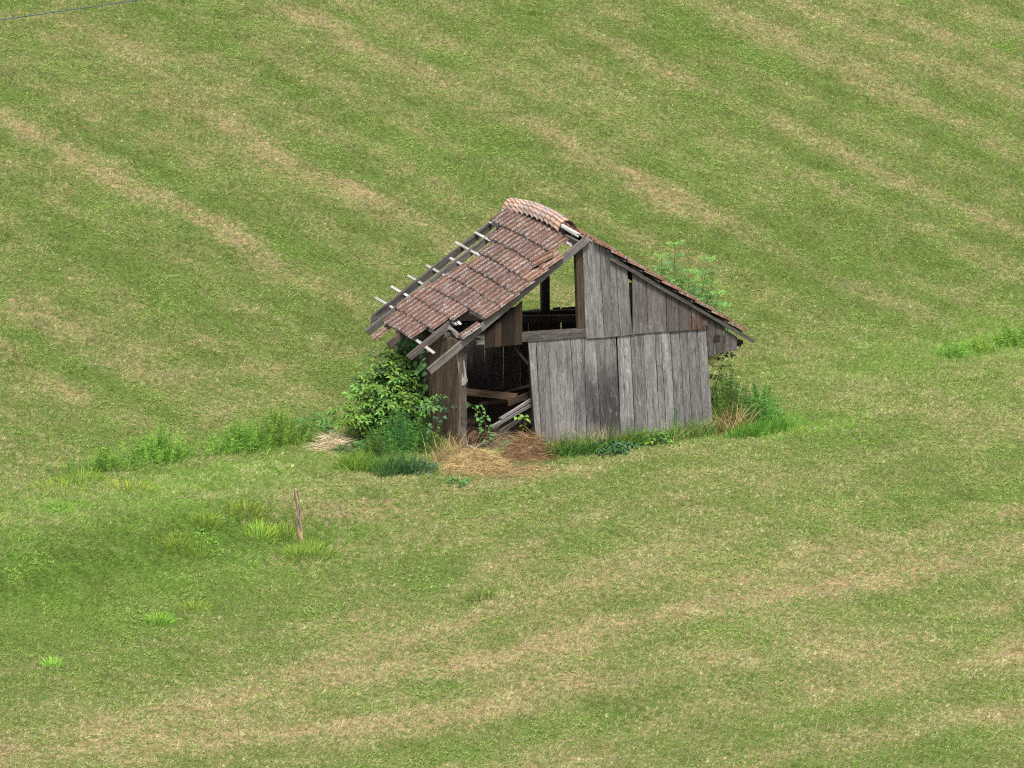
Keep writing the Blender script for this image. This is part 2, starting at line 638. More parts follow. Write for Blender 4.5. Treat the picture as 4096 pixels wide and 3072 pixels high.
def beam(name, A, B, w, h, mat, color=(0, 0, 0), up=(0, 0, 1), jagA=0.0, jagB=0.0, segs=3, parent=None, wob=.004, taper=1.0, bend=0.0):
    A, B = np.array(A, float), np.array(B, float)
    d = B - A
    L = np.linalg.norm(d)
    d /= L
    up = np.array(up, float)
    sx = np.cross(d, up)
    sx /= np.linalg.norm(sx)
    u = np.cross(sx, d)
    ring = [(-1, -1), (0, -1.0), (1, -1), (1, 0), (1, 1), (0, 1.0), (-1, 1), (-1, 0)]
    V, UV, F = [], [], []
    for j in range(segs + 1):
        f = j / segs
        p = A + d * L * f + u * bend * math.sin(math.pi * f)
        k = 1 + (taper - 1) * f
        for i, (a, b) in enumerate(ring):
            e = 0
            if j == 0 and jagA:
                e = random.uniform(0, jagA)
            if j == segs and jagB:
                e = -random.uniform(0, jagB)
            V.append(p + d * e + sx * (a * w / 2 * k + random.uniform(-wob, wob)) + u * (b * h / 2 * k + random.uniform(-wob, wob)))
            per = [0, w / 2, w, w + h / 2, w + h, w * 1.5 + h, 2 * w + h, 2 * w + h * 1.5][i]
            UV.append((per, L * f))
    for j in range(segs):
        q, r = 8 * j, 8 * j + 8
        for k in range(8):
            F.append((q + k, r + k, r + (k + 1) % 8, q + (k + 1) % 8))
    F += [tuple(range(8)), tuple(8 * segs + 7 - k for k in range(8))]
    ctr = (A + B) / 2
    me = mesh(name, [v - ctr for v in V], F, mat, UV)
    o = obj(name, me, parent, color)
    o.location = ctr
    return o


# --- lower boards of the front gable
LOW = [((270, 245), (345, 1170)), ((347, 238), (405, 1190)), ((463, 230), (520, 1200)), ((685, 205), (745, 1160)),
       ((825, 178), (848, 1150)), ((938, 250), (988, 1150)), ((1138, 238), (1182, 1140)), ((1278, 226), (1322, 1130)), ((1405, 213), (1452, 1110)),
       ((1520, 205), (1568, 1120)), ((1580, 200), (1632, 1110)), ((1674, 195), (1718, 1100)), ((1760, 188), (1815, 1095)),
       ((1836, 185), (1885, 1090)), ((1938, 178), (1993, 1085)), ((2025, 170), (2088, 1075))]
LOWCOL = [(.10, .05, 0), (.22, .06, .0), (.12, .0, .0), (.08, -.05, .35), (.0, .0, .85), (.0, .08, .80),
          (.0, -.03, 0), (.03, .04, 0), (.02, .0, 0), (.05, .03, 0), (.05, .08, 0), (.12, .05, 0), (.05, .10, 0), (.10, .08, 0), (.0, -.03, 0)]


def extend_down(T, B, z):
    f = (T[2] - z) / (T[2] - B[2])
    return T + (B - T) * f


for i in range(len(LOW) - 1):
    tl, bl = PY(*Z5(*LOW[i][0])), PY(*Z5(*LOW[i][1]))
    tr, br = PY(*Z5(*LOW[i + 1][0])), PY(*Z5(*LOW[i + 1][1]))
    g = .010 if i != 6 else .030
    if i >= 5:                                   # tops run up behind the upper boards
        tl, tr = tl + (tl - bl) * .05, tr + (tr - br) * .05
    zb = float(height(tl[0], 0)) - .05
    bl, br = extend_down(tl, bl, zb), extend_down(tr, br, zb)
    tl[0] += g
    bl[0] += g * (1.0 if i != 6 else .35)
    d = random.uniform(-.004, .004)
    for v in (tl, tr, bl, br):
        v[1] = d
    board("board", tl, tr, bl, br, (0, -1, 0), .024, M_BOARD, LOWCOL[i], parent=barn)

# --- upper boards of the gable, lapping over the lower ones
UPP = [((212, 125), (257, 1257)), ((405, 230), (460, 1245)), ((580, 365), (638, 1227)), ((735, 470), (774, 1212)),
       ((925, 590), (945, 1195)), ((1138, 715), (1152, 1182)), ((1278, 800), (1288, 1172)), ((1422, 890), (1425, 1160)), ((1588, 985), (1588, 1150))]
UPPCOL = [(.0, -.04, 0), (.0, .10, 0), (.05, .12, 0), (.30, .28, 0), (.35, .36, 0), (.55, .46, 0), (.60, .46, 0), (.95, .22, 0)]
for i in range(len(UPP) - 1):
    y = -.028
    tl, bl = PY(*Z3(*UPP[i][0]), y), PY(*Z3(*UPP[i][1]), y)
    tr, br = PY(*Z3(*UPP[i + 1][0]), y), PY(*Z3(*UPP[i + 1][1]), y)
    if i:
        tl[2] += .03
    tr[2] += .03
    gl = .011
    if i == 3:                                   # the open slot left of the fourth board
        tl[0] += .055
    if i == 2:
        tr[0] -= .04
    tl[0] += gl
    bl[0] += gl
    d = random.uniform(-.005, .005)
    for v in (tl, tr, bl, br):
        v[1] = y + d
    board("board", tl, tr, bl, br, (0, -1, 0), .024, M_BOARD, UPPCOL[i], parent=barn)

# --- boards closing the eave right of the wall
EAV = [((1592, 1008), (1612, 1455), (1690, 1078), (1700, 1428)), ((1694, 1082), (1704, 1426), (1780, 1140), (1785, 1405)), ((1796, 1152), (1799, 1406), (1932, 1240), (1925, 1388))]
for i, (a, b_, c, d) in enumerate(EAV):
    y = -.012
    board("board", PY(*Z3(*a), y), PY(*Z3(*c), y), PY(*Z3(*b_), y), PY(*Z3(*d), y), (0, -1, 0), .022, M_BOARD, (.45, .46, 0), parent=barn)

# --- brown boards hanging beside the hatch
HAT = [(1940, 1391), (1979, 1388), (2006, 1385), (2058, 1380), (2089, 1377)]
for i in range(4):
    (xa, ya), (xb, yb) = HAT[i], HAT[i + 1]
    y = -.02 + random.uniform(-.004, .004)
    bl, br = PY(xa, ya, y), PY(xb, yb, y)
    tl, tr = bl.copy(), br.copy()
    for v in (tl, tr):
        v[2] = 3.52 - .775 * (2.2 - v[0]) - .10
    bl[0] += .004
    tl[0] += .004
    board("board", tl, tr, bl, br, (0, -1, 0), .022, M_SIDE, ((.75, .85, 0), (.6, .70, 0), (.8, .88, 0), (.65, .76, 0))[i], parent=barn)

# --- sill, posts and tie beams of the front
pl, pr = PY(2086, 1331), PY(2342, 1313)
beam("beam", (pl[0], .045, pl[2] - .085), (pr[0], .045, pr[2] - .085), .13, .15, M_BEAM, (.25, .0, 0), parent=barn)
beam("post", PY(2323, 1318, .07), PY(2312, 985, .07), .13, .12, M_SIDE, (.45, .50, 0), up=(0, 1, 0), parent=barn)
beam("post", (.06, .07, -.05), (.06, .07, 1.86), .10, .10, M_BEAM, (.3, .3, 0), up=(0, 1, 0), parent=barn)
beam("post", (4.58, .09, -.05), (4.50, .09, 2.0), .11, .11, M_BEAM, (.5, .3, 0), up=(0, 1, 0), parent=barn)
beam("post", (1.42, .09, -.05), (1.31, .09, 1.86), .09, .11, M_BEAM, (.5, .5, 0), up=(0, 1, 0), parent=barn)
beam("brace", (1.27, .12, 1.42), (1.0, .12, 1.76), .05, .08, M_BEAM, (.7, .8, 0), up=(0, 1, 0), parent=barn)

# --- left wall: upright boards in the plane x=0
y = 0.0
k = 0
while y < 3.42:
    w = random.choice((.15, .19, .22, .24))
    y2 = min(y + w, 3.45)
    gap = .008 if k not in (7,) else .05
    top = 1.90 + random.uniform(-.04, .02)
    zb = float(height(-.02, y)) - .06
    xo = random.uniform(-.012, .006)
    lean = .03
    board("board", (xo, y2 - gap, top), (xo, y, top), (xo - lean, y2 - gap, zb), (xo - lean, y, zb), (-1, 0, 0), .024,
          M_SIDE if k < 9 else M_BOARD, (random.uniform(.1, .5), (-.10 if k < 2 else random.uniform(-.05, .25)), 0), parent=barn)
    y, k = y2, k + 1
# pale edge strip that ends the wall at the front corner
board("corner_board", (-.022, -.004, 1.84), (.012, -.004, 1.84), (-.052, -.004, -.06), (-.018, -.004, -.06), (0, -1, 0), .022, M_SIDE, (.15, -.75, 0), parent=barn)

# --- right wall and back wall boards
y = 0.02
while y < 3.42:
    w = random.choice((.16, .2, .23))
    y2 = min(y + w, 3.46)
    zb = float(height(4.66, y)) - .05
    board("board", (4.56, y, 1.92), (4.56, y2 - .008, 1.92), (4.66, y, zb), (4.66, y2 - .008, zb), (1, 0, 0), .024, M_BOARD, (.2, .1, 0), parent=barn)
    y = y2
# the gaps between back boards are read off the photograph
gaps = [PY(*Z6(x, 1000), 3.46)[0] for x in (890, 1058, 1205, 1330, 1467, 1585, 1708)]
gaps += [PY(1900 + x * .3625, 1310, 3.46)[0] for x in (582, 708, 853, 938)]
gaps = sorted(g for g in gaps if .15 < g < 4.4)
edges = [.0]
for g in gaps + [3.42, 3.62, 3.85, 4.05, 4.3, 4.56]:
    if g - edges[-1] > .30:
        n = int((g - edges[-1]) / .19)
        st = edges[-1]
        edges += [st + (g - st) * i / n for i in range(1, n)]
    if g - edges[-1] > .05:
        edges.append(g)
for i in range(len(edges) - 1):
    xa, xb = edges[i], edges[i + 1]
    real = min(abs(xa - g) for g in gaps) < .01
    gap = random.uniform(.006, .013) if real else .003
    if i == len(edges) - 7:
        gap = .03
    topz = 1.66 - .05 * (xa - 1.5)
    if 2.3 < xa < 3.2:
        topz += random.uniform(.0, .07)
    if xa < 2.2 and xa > .4:
        topz = 1.72
    if xb > 3.42 and xa < 3.7:                   # a board is missing: daylight at the back right
        continue
    zb = float(height(xa, 3.46)) - .08
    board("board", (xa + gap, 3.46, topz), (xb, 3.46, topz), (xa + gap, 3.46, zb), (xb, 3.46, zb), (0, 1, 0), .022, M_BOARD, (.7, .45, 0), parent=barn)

# --- inner frame
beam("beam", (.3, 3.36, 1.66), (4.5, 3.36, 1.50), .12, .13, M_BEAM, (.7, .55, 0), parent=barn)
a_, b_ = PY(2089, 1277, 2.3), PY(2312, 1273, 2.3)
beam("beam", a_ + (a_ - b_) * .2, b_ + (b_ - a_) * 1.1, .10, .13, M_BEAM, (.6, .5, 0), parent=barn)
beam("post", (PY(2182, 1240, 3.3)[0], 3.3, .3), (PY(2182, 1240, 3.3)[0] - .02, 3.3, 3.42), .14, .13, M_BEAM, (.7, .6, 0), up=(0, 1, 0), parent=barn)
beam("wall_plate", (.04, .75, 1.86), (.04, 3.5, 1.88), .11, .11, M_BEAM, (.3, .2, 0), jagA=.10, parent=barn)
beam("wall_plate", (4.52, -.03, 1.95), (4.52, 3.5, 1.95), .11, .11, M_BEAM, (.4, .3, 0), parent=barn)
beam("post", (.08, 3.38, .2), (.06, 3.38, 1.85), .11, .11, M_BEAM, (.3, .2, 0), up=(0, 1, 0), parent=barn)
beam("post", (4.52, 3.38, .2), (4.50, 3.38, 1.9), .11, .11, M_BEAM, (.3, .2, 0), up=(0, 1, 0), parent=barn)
a_, b_ = PY(*Z3(1925, 1290), .12), PY(*Z3(2015, 1320), .12)
beam("purlin", (5.02, .5, b_[2] + .13), (5.03, 3.4, b_[2] + .2), .10, .12, M_BEAM, (.8, .5, 0), jagA=.12, parent=barn)
beam("beam", (4.70, -.005, b_[2] + .20), b_, .07, .12, M_BEAM, (.85, .55, 0), jagB=.13, up=(0, 0, 1), parent=barn)

# --- bare dark earth inside
V, F = [], []
for j in range(15):
    for i in range(19):
        x, yy = .02 + 4.55 * i / 18, .03 + 3.42 * j / 14
        V.append((x, yy, float(height(x, yy)) + .012 + .05 * random.random() * (0 < i < 18) * (0 < j < 14)))
for j in range(14):
    for i in range(18):
        F.append((j * 19 + i, j * 19 + i + 1, j * 19 + 20 + i, j * 19 + 19 + i))
m_, nt_, out_ = new_mat("bare_earth")
b_ = NB(nt_)
df_ = b_.n("ShaderNodeBsdfDiffuse")
nt_.links.new(b_.mix(b_.ramp(b_.noise(b_.n("ShaderNodeNewGeometry").outputs['Position'], 14.0, 5, .7), .35, .65), (.012, .009, .007), (.045, .033, .024)), df_.inputs['Color'])
nt_.links.new(df_.outputs[0], out_.inputs[0])
tag(obj("dirt_floor", mesh("dirt_floor", V, F, m_)), "bare dark earth inside the barn", kind="structure")

# --- roof geometry
RX, RZ = 2.2, 3.60
AL = math.atan(.754)
AR = math.atan2(2.08, 3.27)


def roof_left(s, y, off=0.0):
    w = -.03 * max(0.0, 1 - y / 1.6) * min(1.0, s / .8) * max(0.0, 1 - s / 3.2)
    hump = .05 * math.sin(math.pi * min(1, max(0, y / 3.5)))
    return np.array([RX - s * math.cos(AL) - off * math.sin(AL), y, RZ - s * math.sin(AL) + off * math.cos(AL) + w + hump * max(0, 1 - s / 2.5)])


def roof_right(s, y, off=0.0):
    hump = .05 * math.sin(math.pi * min(1, max(0, y / 3.5)))
    return np.array([RX + s * math.cos(AR) + off * math.sin(AR), y, RZ + .03 - s * math.sin(AR) + off * math.cos(AR) + hump * max(0, 1 - s / 2.5)])


def left_end(q, y):
    return PY(*q, y)


# left rafters, lower ends measured
upL = (-math.sin(AL), 0, math.cos(AL))
for i, (q, y, ja) in enumerate([((1712, 1488), -.07, .05), (Z4(925, 420), .92, .08), (Z4(735, 295), 1.95, .04), (Z4(535, 172), 2.98, .01), (Z4(520, 100), 3.50, .30)]):
    B = left_end(q, y) - np.array([0, 0, (0, .075, .065, .045, .035)[i]])
    T = roof_left(.02 if i else -.10, y, -.075 if i else -.06)
    beam("rafter", T, B, .065, .115, M_BEAM, ((.05, -.25, 0), (.35, .0, 0), (.5, .25, 0), (.0, .15, 0), (.1, .3, 0))[i], up=upL, jagA=.10 if i == 0 else .02, jagB=ja, segs=5, parent=barn, wob=.006)
# right rafters
upR = (math.sin(AR), 0, math.cos(AR))
B = PY(*Z3(2125, 1295), -.07)
T = PY(*Z3(560, 352), -.07)
Tt = T + (T - B) / np.linalg.norm(T - B) * .05
beam("rafter", Tt + np.array([0, 0, -.05]), B, .05, .06, M_BEAM, (.2, .42, 0), up=upR, jagB=.06, segs=6, parent=barn, wob=.005)
for y in (1.05, 2.1, 3.05, 3.5):
    beam("rafter", roof_right(.02, y, -.055), roof_right(3.75, y, -.055), .065, .11, M_BEAM, (.5, .3, 0), up=upR, segs=3, parent=barn)
beam("ridge_beam", (RX, -.03, RZ - .13), (RX, 3.6, RZ - .13), .05, .12, M_BEAM, (.2, .0, 0), parent=barn)
beam("brace", (2.28, .5, 3.30), (3.0, .5, 2.72), .06, .10, M_BEAM, (.2, .1, 0), parent=barn)

# battens
BAT = [(.20, 3.46, -.02), (.53, 3.41, -.02), (.84, 3.50, -.10), (1.19, 3.74, -.10), (1.51, 3.31, -.10), (1.85, 3.82, -.08), (2.20, 4.05, .05), (2.54, 4.16, .66), (2.88, 4.23, .95)]
for s, yb, yf in BAT:
    A, Bv = roof_left(s, yb + .03, .030), roof_left(s, yf, .030)
    beam("batten", A, Bv, .045, .026, M_BATTEN, (random.uniform(0, .2), random.uniform(-.1, .15), 0), up=upL, jagA=.02, jagB=.03, parent=barn, wob=.002, segs=4)
n_ = (-.754, 0, 1)
a_ = on_plane(*Z4(1035, 282), n_, 1.941 + .02)
b_ = on_plane(*Z4(1200, 402), n_, 1.941 - .03)
beam("batten", a_ + (a_ - b_) * 1.2, b_, .05, .026, M_BATTEN, (0, -.2, 0), up=upL, parent=barn, jagB=.03, wob=.002)
a_, b_ = on_plane(*Z4(1405, 70), n_, 1.96), on_plane(*Z4(1460, 118), n_, 1.93)
beam("batten", a_ + (a_ - b_) * 1.5, b_, .05, .03, M_BATTEN, (0, .05, 0), up=upL, parent=barn, jagB=.08, wob=.004)
for kk in range(10):
    s = .18 + .375 * kk
    beam("batten", roof_right(s, -.06, .03), roof_right(s, 3.55, .03), .045, .026, M_BATTEN, (.4, .2, 0), up=upR, parent=barn)
# pale ridge board ends at the peak
a_, b_ = PY(*Z2(1130, 545), .25), PY(*Z2(1350, 672), -.05)
beam("ridge_board", a_ + (a_ - b_) * .15, b_, .05, .06, M_BATTEN, (0, 0, 0), parent=barn, jagB=.05)

# --- tile meshes
TW, TL_ = .205, .42


def tile_mesh(flip):
    u = [0, .008, .028, .038, .046, .084, .092, .100, .112, .120, .158, .166, .190, .205]
    h = [.002, .046, .046, .030, .008, .010, .040, .042, .038, .010, .008, .042, .030, -.002]
    rows = [(0.0, .55, .0), (.012, .92, .0), (.06, 1.0, 0), (TL_, .9, 0)]
    V, UV, F = [], [], []
    n = len(u)
    for yy, k, _ in rows:
        for a, b_ in zip(u, h):
            V.append((a, yy, .004 + b_ * k))
            UV.append((a, yy))
    nt = len(V)
    for yy, k, _ in rows:
        V += [(0, yy, -.002), (TW, yy, -.002)]
        UV += [(.018, yy), (.22, yy)]
    for j in range(3):
        for i in range(n - 1):
            F.append((j * n + i, j * n + i + 1, (j + 1) * n + i + 1, (j + 1) * n + i))
        b0, b1 = nt + 2 * j, nt + 2 * j + 2
        F += [(b0, j * n, (j + 1) * n, b1), (j * n + n - 1, b0 + 1, b1 + 1, (j + 1) * n + n - 1), (b0, b1, b1 + 1, b0 + 1)]
    F += [tuple([nt] + [nt + 1] + [n - 1 - i for i in range(n)])]
    F += [tuple([nt + 6] + [3 * n + i for i in range(n)] + [nt + 7])]
    if flip:
        V = [(TW - a, b_, c) for a, b_, c in V]
        F = [tuple(reversed(f)) for f in F]
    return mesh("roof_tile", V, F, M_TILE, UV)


TM = tile_mesh(False)
TMR = tile_mesh(True)


def axes(X, Y, Z, loc):
    return Matrix(((X[0], Y[0], Z[0], loc[0]), (X[1], Y[1], Z[1], loc[1]), (X[2], Y[2], Z[2], loc[2]), (0, 0, 0, 1)))


def left_tile(s, yr, me=TM, spin=0.0, lift=0.0, name="roof_tile", color=None, tilt=.105, parent=barn):
    """tile whose lower end is at s down the slope and whose right edge is at yr"""
    e_u = Vector((math.cos(AL), 0, math.sin(AL)))
    n = Vector((-math.sin(AL), 0, math.cos(AL)))
    R = axes(Vector((0, -1, 0)), e_u, n, roof_left(s, yr + TW, .085 + lift))
    R = R @ Matrix.Rotation(-tilt + random.uniform(-.012, .012), 4, 'X') @ Matrix.Rotation(spin + random.uniform(-.012, .012), 4, 'Z')
    if color is None:
        color = (random.choice((0, 0, 0, .15, .3)), random.uniform(-.2, .35), 0)
    return obj(name, me, parent, color, R)


ROWS = [(.55, .20, 3.26), (.87, -.20, 2.62), (1.21, -.20, 2.36), (1.54, -.21, 2.28), (1.88, -.22, 2.56), (2.22, -.18, 2.68), (2.55, .71, 2.90), (2.90, .97, 2.94), (3.25, 1.30, 2.78)]
for k, (s, ya, yb) in enumerate(ROWS):
    n = max(1, round((yb - ya) / .203))
    p = (yb - ya) / n
    for i in range(n):
        yy = ya + p * i
        fr = None
        if k in (1, 2) and i < 2:
            fr = (.9, .0, 0)
        elif i == 0 or i == n - 1:
            fr = (.35, random.uniform(-.3, .1), 0)
        elif k == 0:
            fr = (.1, random.uniform(-.6, -.2), 0)
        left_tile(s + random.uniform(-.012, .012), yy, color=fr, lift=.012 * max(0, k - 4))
left_tile(2.74, -.20, color=(.1, -.4, 0))                       # the one tile left on the front rafter
left_tile(3.60, 2.56, color=(.3, 0, 0), lift=-.03, tilt=.02)    # slid down past the eave

# right slope: only its front edge shows
e_ur = Vector((-math.cos(AR), 0, math.sin(AR)))
n_r = Vector((math.sin(AR), 0, math.cos(AR)))
vr, fr_, uvr = [], [], []
base_v = [v.co.copy() for v in TM.vertices]
base_f = [tuple(p.vertices) for p in TM.polygons]
l_uv = np.zeros(len(TM.loops) * 2, np.float32)
TM.uv_layers[0].data.foreach_get("uv", l_uv)
for k in range(9):
    s = .62 + .375 * k + (.03 if k == 0 else 0)
    for i in range(18):
        yy = -.14 + .2035 * i
        R = axes(Vector((0, 1, 0)), e_ur, n_r, roof_right(s + random.uniform(-.008, .008), yy, .080))
        R = R @ Matrix.Rotation(-.085 + random.uniform(-.015, .015), 4, 'X')
        if i < 4:
            obj("roof_tile", TM, barn, (.55 if i == 0 else .2, random.uniform(-.3, .1), 0), R)
        else:
            o0 = len(vr)
            vr += [R @ v for v in base_v]
            fr_ += [tuple(a + o0 for a in f) for f in base_f]
me = bpy.data.meshes.new("hidden_slope_tile")
me.from_pydata([tuple(v) for v in vr], [], fr_)
l = me.uv_layers.new(name="UVMap")
l.data.foreach_set("uv", np.tile(l_uv, len(vr) // len(base_v)))
me.materials.append(M_TILE)
tag(obj("rear_slope_tile", me, barn), kind="stuff")

# ridge tiles


def ridge_mesh():
    V, UV, F = [], [], []
    prof = [(-.175, -.095), (-.145, -.02), (-.095, .045), (-.04, .075), (.04, .075), (.095, .045), (.145, -.02), (.175, -.095)]
    n = len(prof)
    rows = [(0, 1.09), (.05, 1.08), (.055, 1.02), (.34, .94)]
    for sh in (0, .016):
        for yy, k in rows:
            for i, (a, b_) in enumerate(prof):
                V.append((a * k * (1 - sh * 6), yy, b_ * k - (sh if 1 < i < n - 2 else 0)))
                UV.append((i * .05, yy))
    m_ = n * 4
    for j in range(3):
        for i in range(n - 1):
            a = j * n + i
            F.append((a, a + 1, a + n + 1, a + n))
            F.append((m_ + a, m_ + a + n, m_ + a + n + 1, m_ + a + 1))
        F.append((j * n, (j + 1) * n, m_ + (j + 1) * n, m_ + j * n))
        a = j * n + n - 1
        F.append((a, m_ + a, m_ + a + n, a + n))
    for i in range(n - 1):
        F.append((i, m_ + i, m_ + i + 1, i + 1))
        a = 3 * n + i
        F.append((a, a + 1, m_ + a + 1, m_ + a))
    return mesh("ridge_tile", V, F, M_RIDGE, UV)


RM = ridge_mesh()
for i in range(11):
    y = .58 + i * .255
    z = RZ + .10 + .09 * math.sin(math.pi * min(1, y / 3.5)) - .14 * (y / 3.5) ** 2
    R = Matrix.Translation((RX - .02, y, z + random.uniform(-.006, .006))) @ Matrix.Rotation(random.uniform(-.03, .03), 4, 'Z') @ Matrix.Rotation(.075 + random.uniform(-.015, .015), 4, 'X')
    obj("ridge_tile", RM, barn, (.2, random.uniform(-.2, .3) + (.6 if i in (0, 10) else 0), 0), R)

# --- splintered pieces still fixed to the frame
a_, b_ = PY(*Z6(690, 740), .05), PY(*Z6(765, 1280), .02)
beam("broken_plank", a_ + (a_ - b_) * .15, b_, .035, .125, M_BATTEN, (.35, .15, 0), up=(1, 0, 0), jagB=.14, jagA=.02, segs=4, parent=barn, wob=.01)
a_, b_ = PY(*Z6(560, 420), .10), PY(*Z6(720, 560), .0)
beam("rotten_beam_end", a_ + (a_ - b_) * .2, b_, .05, .06, M_BATTEN, (.3, .55, 0), jagB=.12, segs=3, parent=barn, wob=.014)
for q1, q2, w in (((1075, 535), (915, 548), .03), ((1075, 560), (960, 578), .02), ((1080, 625), (890, 628), .07)):
    a_, b_ = PY(*Z6(*q1), .02), PY(*Z6(*q2), .03)
    beam("splintered_lath", a_, b_, .02, w, M_BATTEN, (.35, .3, 0), jagB=.10, segs=3, parent=barn, wob=.006)

# ------------------------------------------------------------------ loose timbers and tile
n_ = (-.754, 0, 1)
P = roof_left(.75, -.02, .0)
t = left_tile(.86, .06, name="loose_roof_tile", color=(.95, .3, 0), lift=.055, spin=-.55, tilt=.02, parent=None)
tag(t, "broken orange tile lying loose on the roof near the peak", "roof tile")


def plank(label, q1, y1, q2, y2, w, h, color, mat=M_BEAM, **kw):
    a, b2 = PY(*Z7(*q1), y1), PY(*Z7(*q2), y2)
    o = beam("plank", a, b2, w, h, mat, color, **kw)
    return tag(o, label, "plank")


o = plank("long brown beam lying across the open doorway", (250, 350), 1.2, (1600, 490), .42, .06, .115, (.75, .15, 0), M_SIDE)
o.name = "fallen_beam"
o["category"] = "beam"
plank("dark plank with a slanted end, topmost in the doorway debris", (1400, 620), .22, (2200, 300), .75, .025, .11, (.75, .5, 0), M_SIDE)
plank("thin brown lath behind the slanted dark plank", (1330, 385), .9, (2150, 150), 1.3, .02, .035, (.7, .2, 0), M_SIDE)
plank("grey split plank ending in a point above the long lower plank", (1180, 995), .18, (2150, 390), .55, .05, .045, (.25, .45, 0), M_BATTEN, jagA=.12)
plank("grey narrow batten beside the pointed split plank", (1240, 985), .26, (2200, 430), .68, .03, .03, (.3, .6, 0), M_BATTEN, jagA=.08)
plank("long grey plank sloping up from the vine to the board wall", (960, 1190), .12, (2200, 500), .50, .06, .04, (.2, .40, 0), M_BATTEN, jagA=.04)
plank("reddish brown plank lowest of the doorway debris", (1080, 1240), .30, (1500, 1020), .40, .04, .07, (.9, .0, 0), M_SIDE, jagA=.08)
plank("weathered grey plank leaning behind the bramble sprout", (1180, 1290), .16, (1900, 800), .50, .05, .075, (.2, .35, 0), M_BEAM)
a_, b_ = PY(*Z7(330, 780), .10), PY(*Z7(470, 1690), -.10)
plank("dark narrow board crossing under the fallen beam", (760, 640), 1.3, (1450, 560), 1.0, .03, .06, (.6, .6, 0), M_SIDE)
plank("splintered brown lath above the reddish lowest plank", (1120, 1180), .36, (1620, 900), .52, .03, .035, (.7, .45, 0), M_SIDE, jagA=.10)
plank("short dark board end under the long grey sloping plank", (1250, 1120), .42, (1750, 830), .60, .04, .08, (.6, .6, 0), M_SIDE, jagA=.05)
o = board("leaning_plank", a_ + np.array([-.02, 0, 0]), a_ + np.array([.03, 0, 0]), b_ + np.array([-.06, 0, 0]), b_ + np.array([.06, 0, 0]), (0, -1, 0), .025, M_BEAM, (.3, .25, 0))
tag(o, "grey plank leaning against the inside of the left corner post", "plank")
a_, b_ = PY(*Z7(470, 1430), .25), PY(*Z7(760, 1270), .35)
tag(beam("rotten_log", a_, b_, .10, .10, M_SIDE, (1.0, .05, 0), jagA=.06, jagB=.06, segs=4, wob=.02), "short rotten brown log lying in the dark doorway", "log")
a_, b_ = PY(*Z7(520, 1590), .02), PY(*Z7(820, 1530), .12)
tag(beam("plank", a_, b_, .12, .03, M_BATTEN, (.3, .7, 0), jagB=.05), "flat grey plank lying on the doorway ground", "plank")

# ------------------------------------------------------------------ fence post
pt = np.array(PY(*(1184, 1961), 0))
base = G(1207, 2170)
top = CAM + (np.linalg.norm(base - CAM) / np.linalg.norm(ray(1184, 1961)) - .05) * ray(1184, 1961)
V, F, UV = [], [], []
rows, nn = 9, 10
for j in range(rows):
    f = j / (rows - 1)
    p = base + (top - base) * f - np.array([0, 0, .08 * (1 - f)])
    for i in range(nn):
        a = 2 * math.pi * i / nn
        r = (.046 - .007 * f) * (1 + random.uniform(-.10, .10)) * (1.12 if i in (2, 3) else 1)
        V.append(p + np.array([math.cos(a) * r, math.sin(a) * r, (random.uniform(-.02, .02) if j == rows - 1 else 0)]))
        UV.append((.30 * i / nn, .9 * f))
for j in range(rows - 1):
    for i in range(nn):
        F.append((j * nn + i, j * nn + (i + 1) % nn, (j + 1) * nn + (i + 1) % nn, (j + 1) * nn + i))
F.append(tuple((rows - 1) * nn + i for i in range(nn)))


def post_material():
    m, nt, out = new_mat("peeling_post")
    b = NB(nt)
    uv = b.n("ShaderNodeTexCoord").outputs['UV']
    g = b.noise(b.mapv(uv, (60, 6, 1)), 1.0, 5, .7, .4)
    pch = b.noise(b.mapv(uv, (22, 3.5, 1)), 1.0, 4, .6, .6)
    bark = b.mix(b.ramp(g, .35, .65), (.030, .022, .016), (.115, .095, .075))
    bare = b.mix(b.ramp(g, .35, .65), (.20, .13, .055), (.36, .25, .11))
    bs = b.n("ShaderNodeBsdfPrincipled")
    nt.links.new(b.mix(b.ramp(pch, .50, .55), bark, bare), bs.inputs['Base Color'])
    bs.inputs['Roughness'].default_value = .85
    nt.links.new(bs.outputs[0], out.inputs[0])
    return m


po = obj("wooden_post", mesh("wooden_post", [v - base for v in V], F, post_material(), UV))
po.location = base
tag(po, "leaning wooden fence post with peeling bark on the grassy bank", "fence post")

# ------------------------------------------------------------------ overhead cable
pts = []
for i in range(41):
    f = i / 40
    px = -2600 + 7600 * f
    py = 80 - px * .1441 + 26 * (1 - ((px - 300) / 2400) ** 2)
    pts.append(CAM + ray(px, py - 26) * 96)
V, F = [], []
for p in pts:
    for k in range(5):
        a = 2 * math.pi * k / 5
        V.append(p + .011 * (math.cos(a) * np.array([0, 0, 1.0]) + math.sin(a) * np.array([CF[0], CF[1], 0])))
for j in range(40):
    for k in range(5):
        F.append((j * 5 + k, j * 5 + (k + 1) % 5, j * 5 + 5 + (k + 1) % 5, j * 5 + 5 + k))
m, nt, out = new_mat("cable_sheath")
bs = nt.nodes.new("ShaderNodeBsdfPrincipled")
bs.inputs['Base Color'].default_value = (.035, .06, .06, 1)
bs.inputs['Roughness'].default_value = .45
nt.links.new(bs.outputs[0], out.inputs[0])
ca = obj("overhead_cable", mesh("overhead_cable", V, F, m))
origin_to(ca, pts[14])
tag(ca, "thin dark overhead cable crossing the upper left of the meadow", "cable")

# ------------------------------------------------------------------ plant builders


def mixc(a, b, f):
    return tuple(x + (y - x) * f for x, y in zip(a, b))


def jit(c, k=.2):
    f = 1 + random.uniform(-k, k)
    return (c[0] * f, c[1] * f, c[2] * f, 1.0)


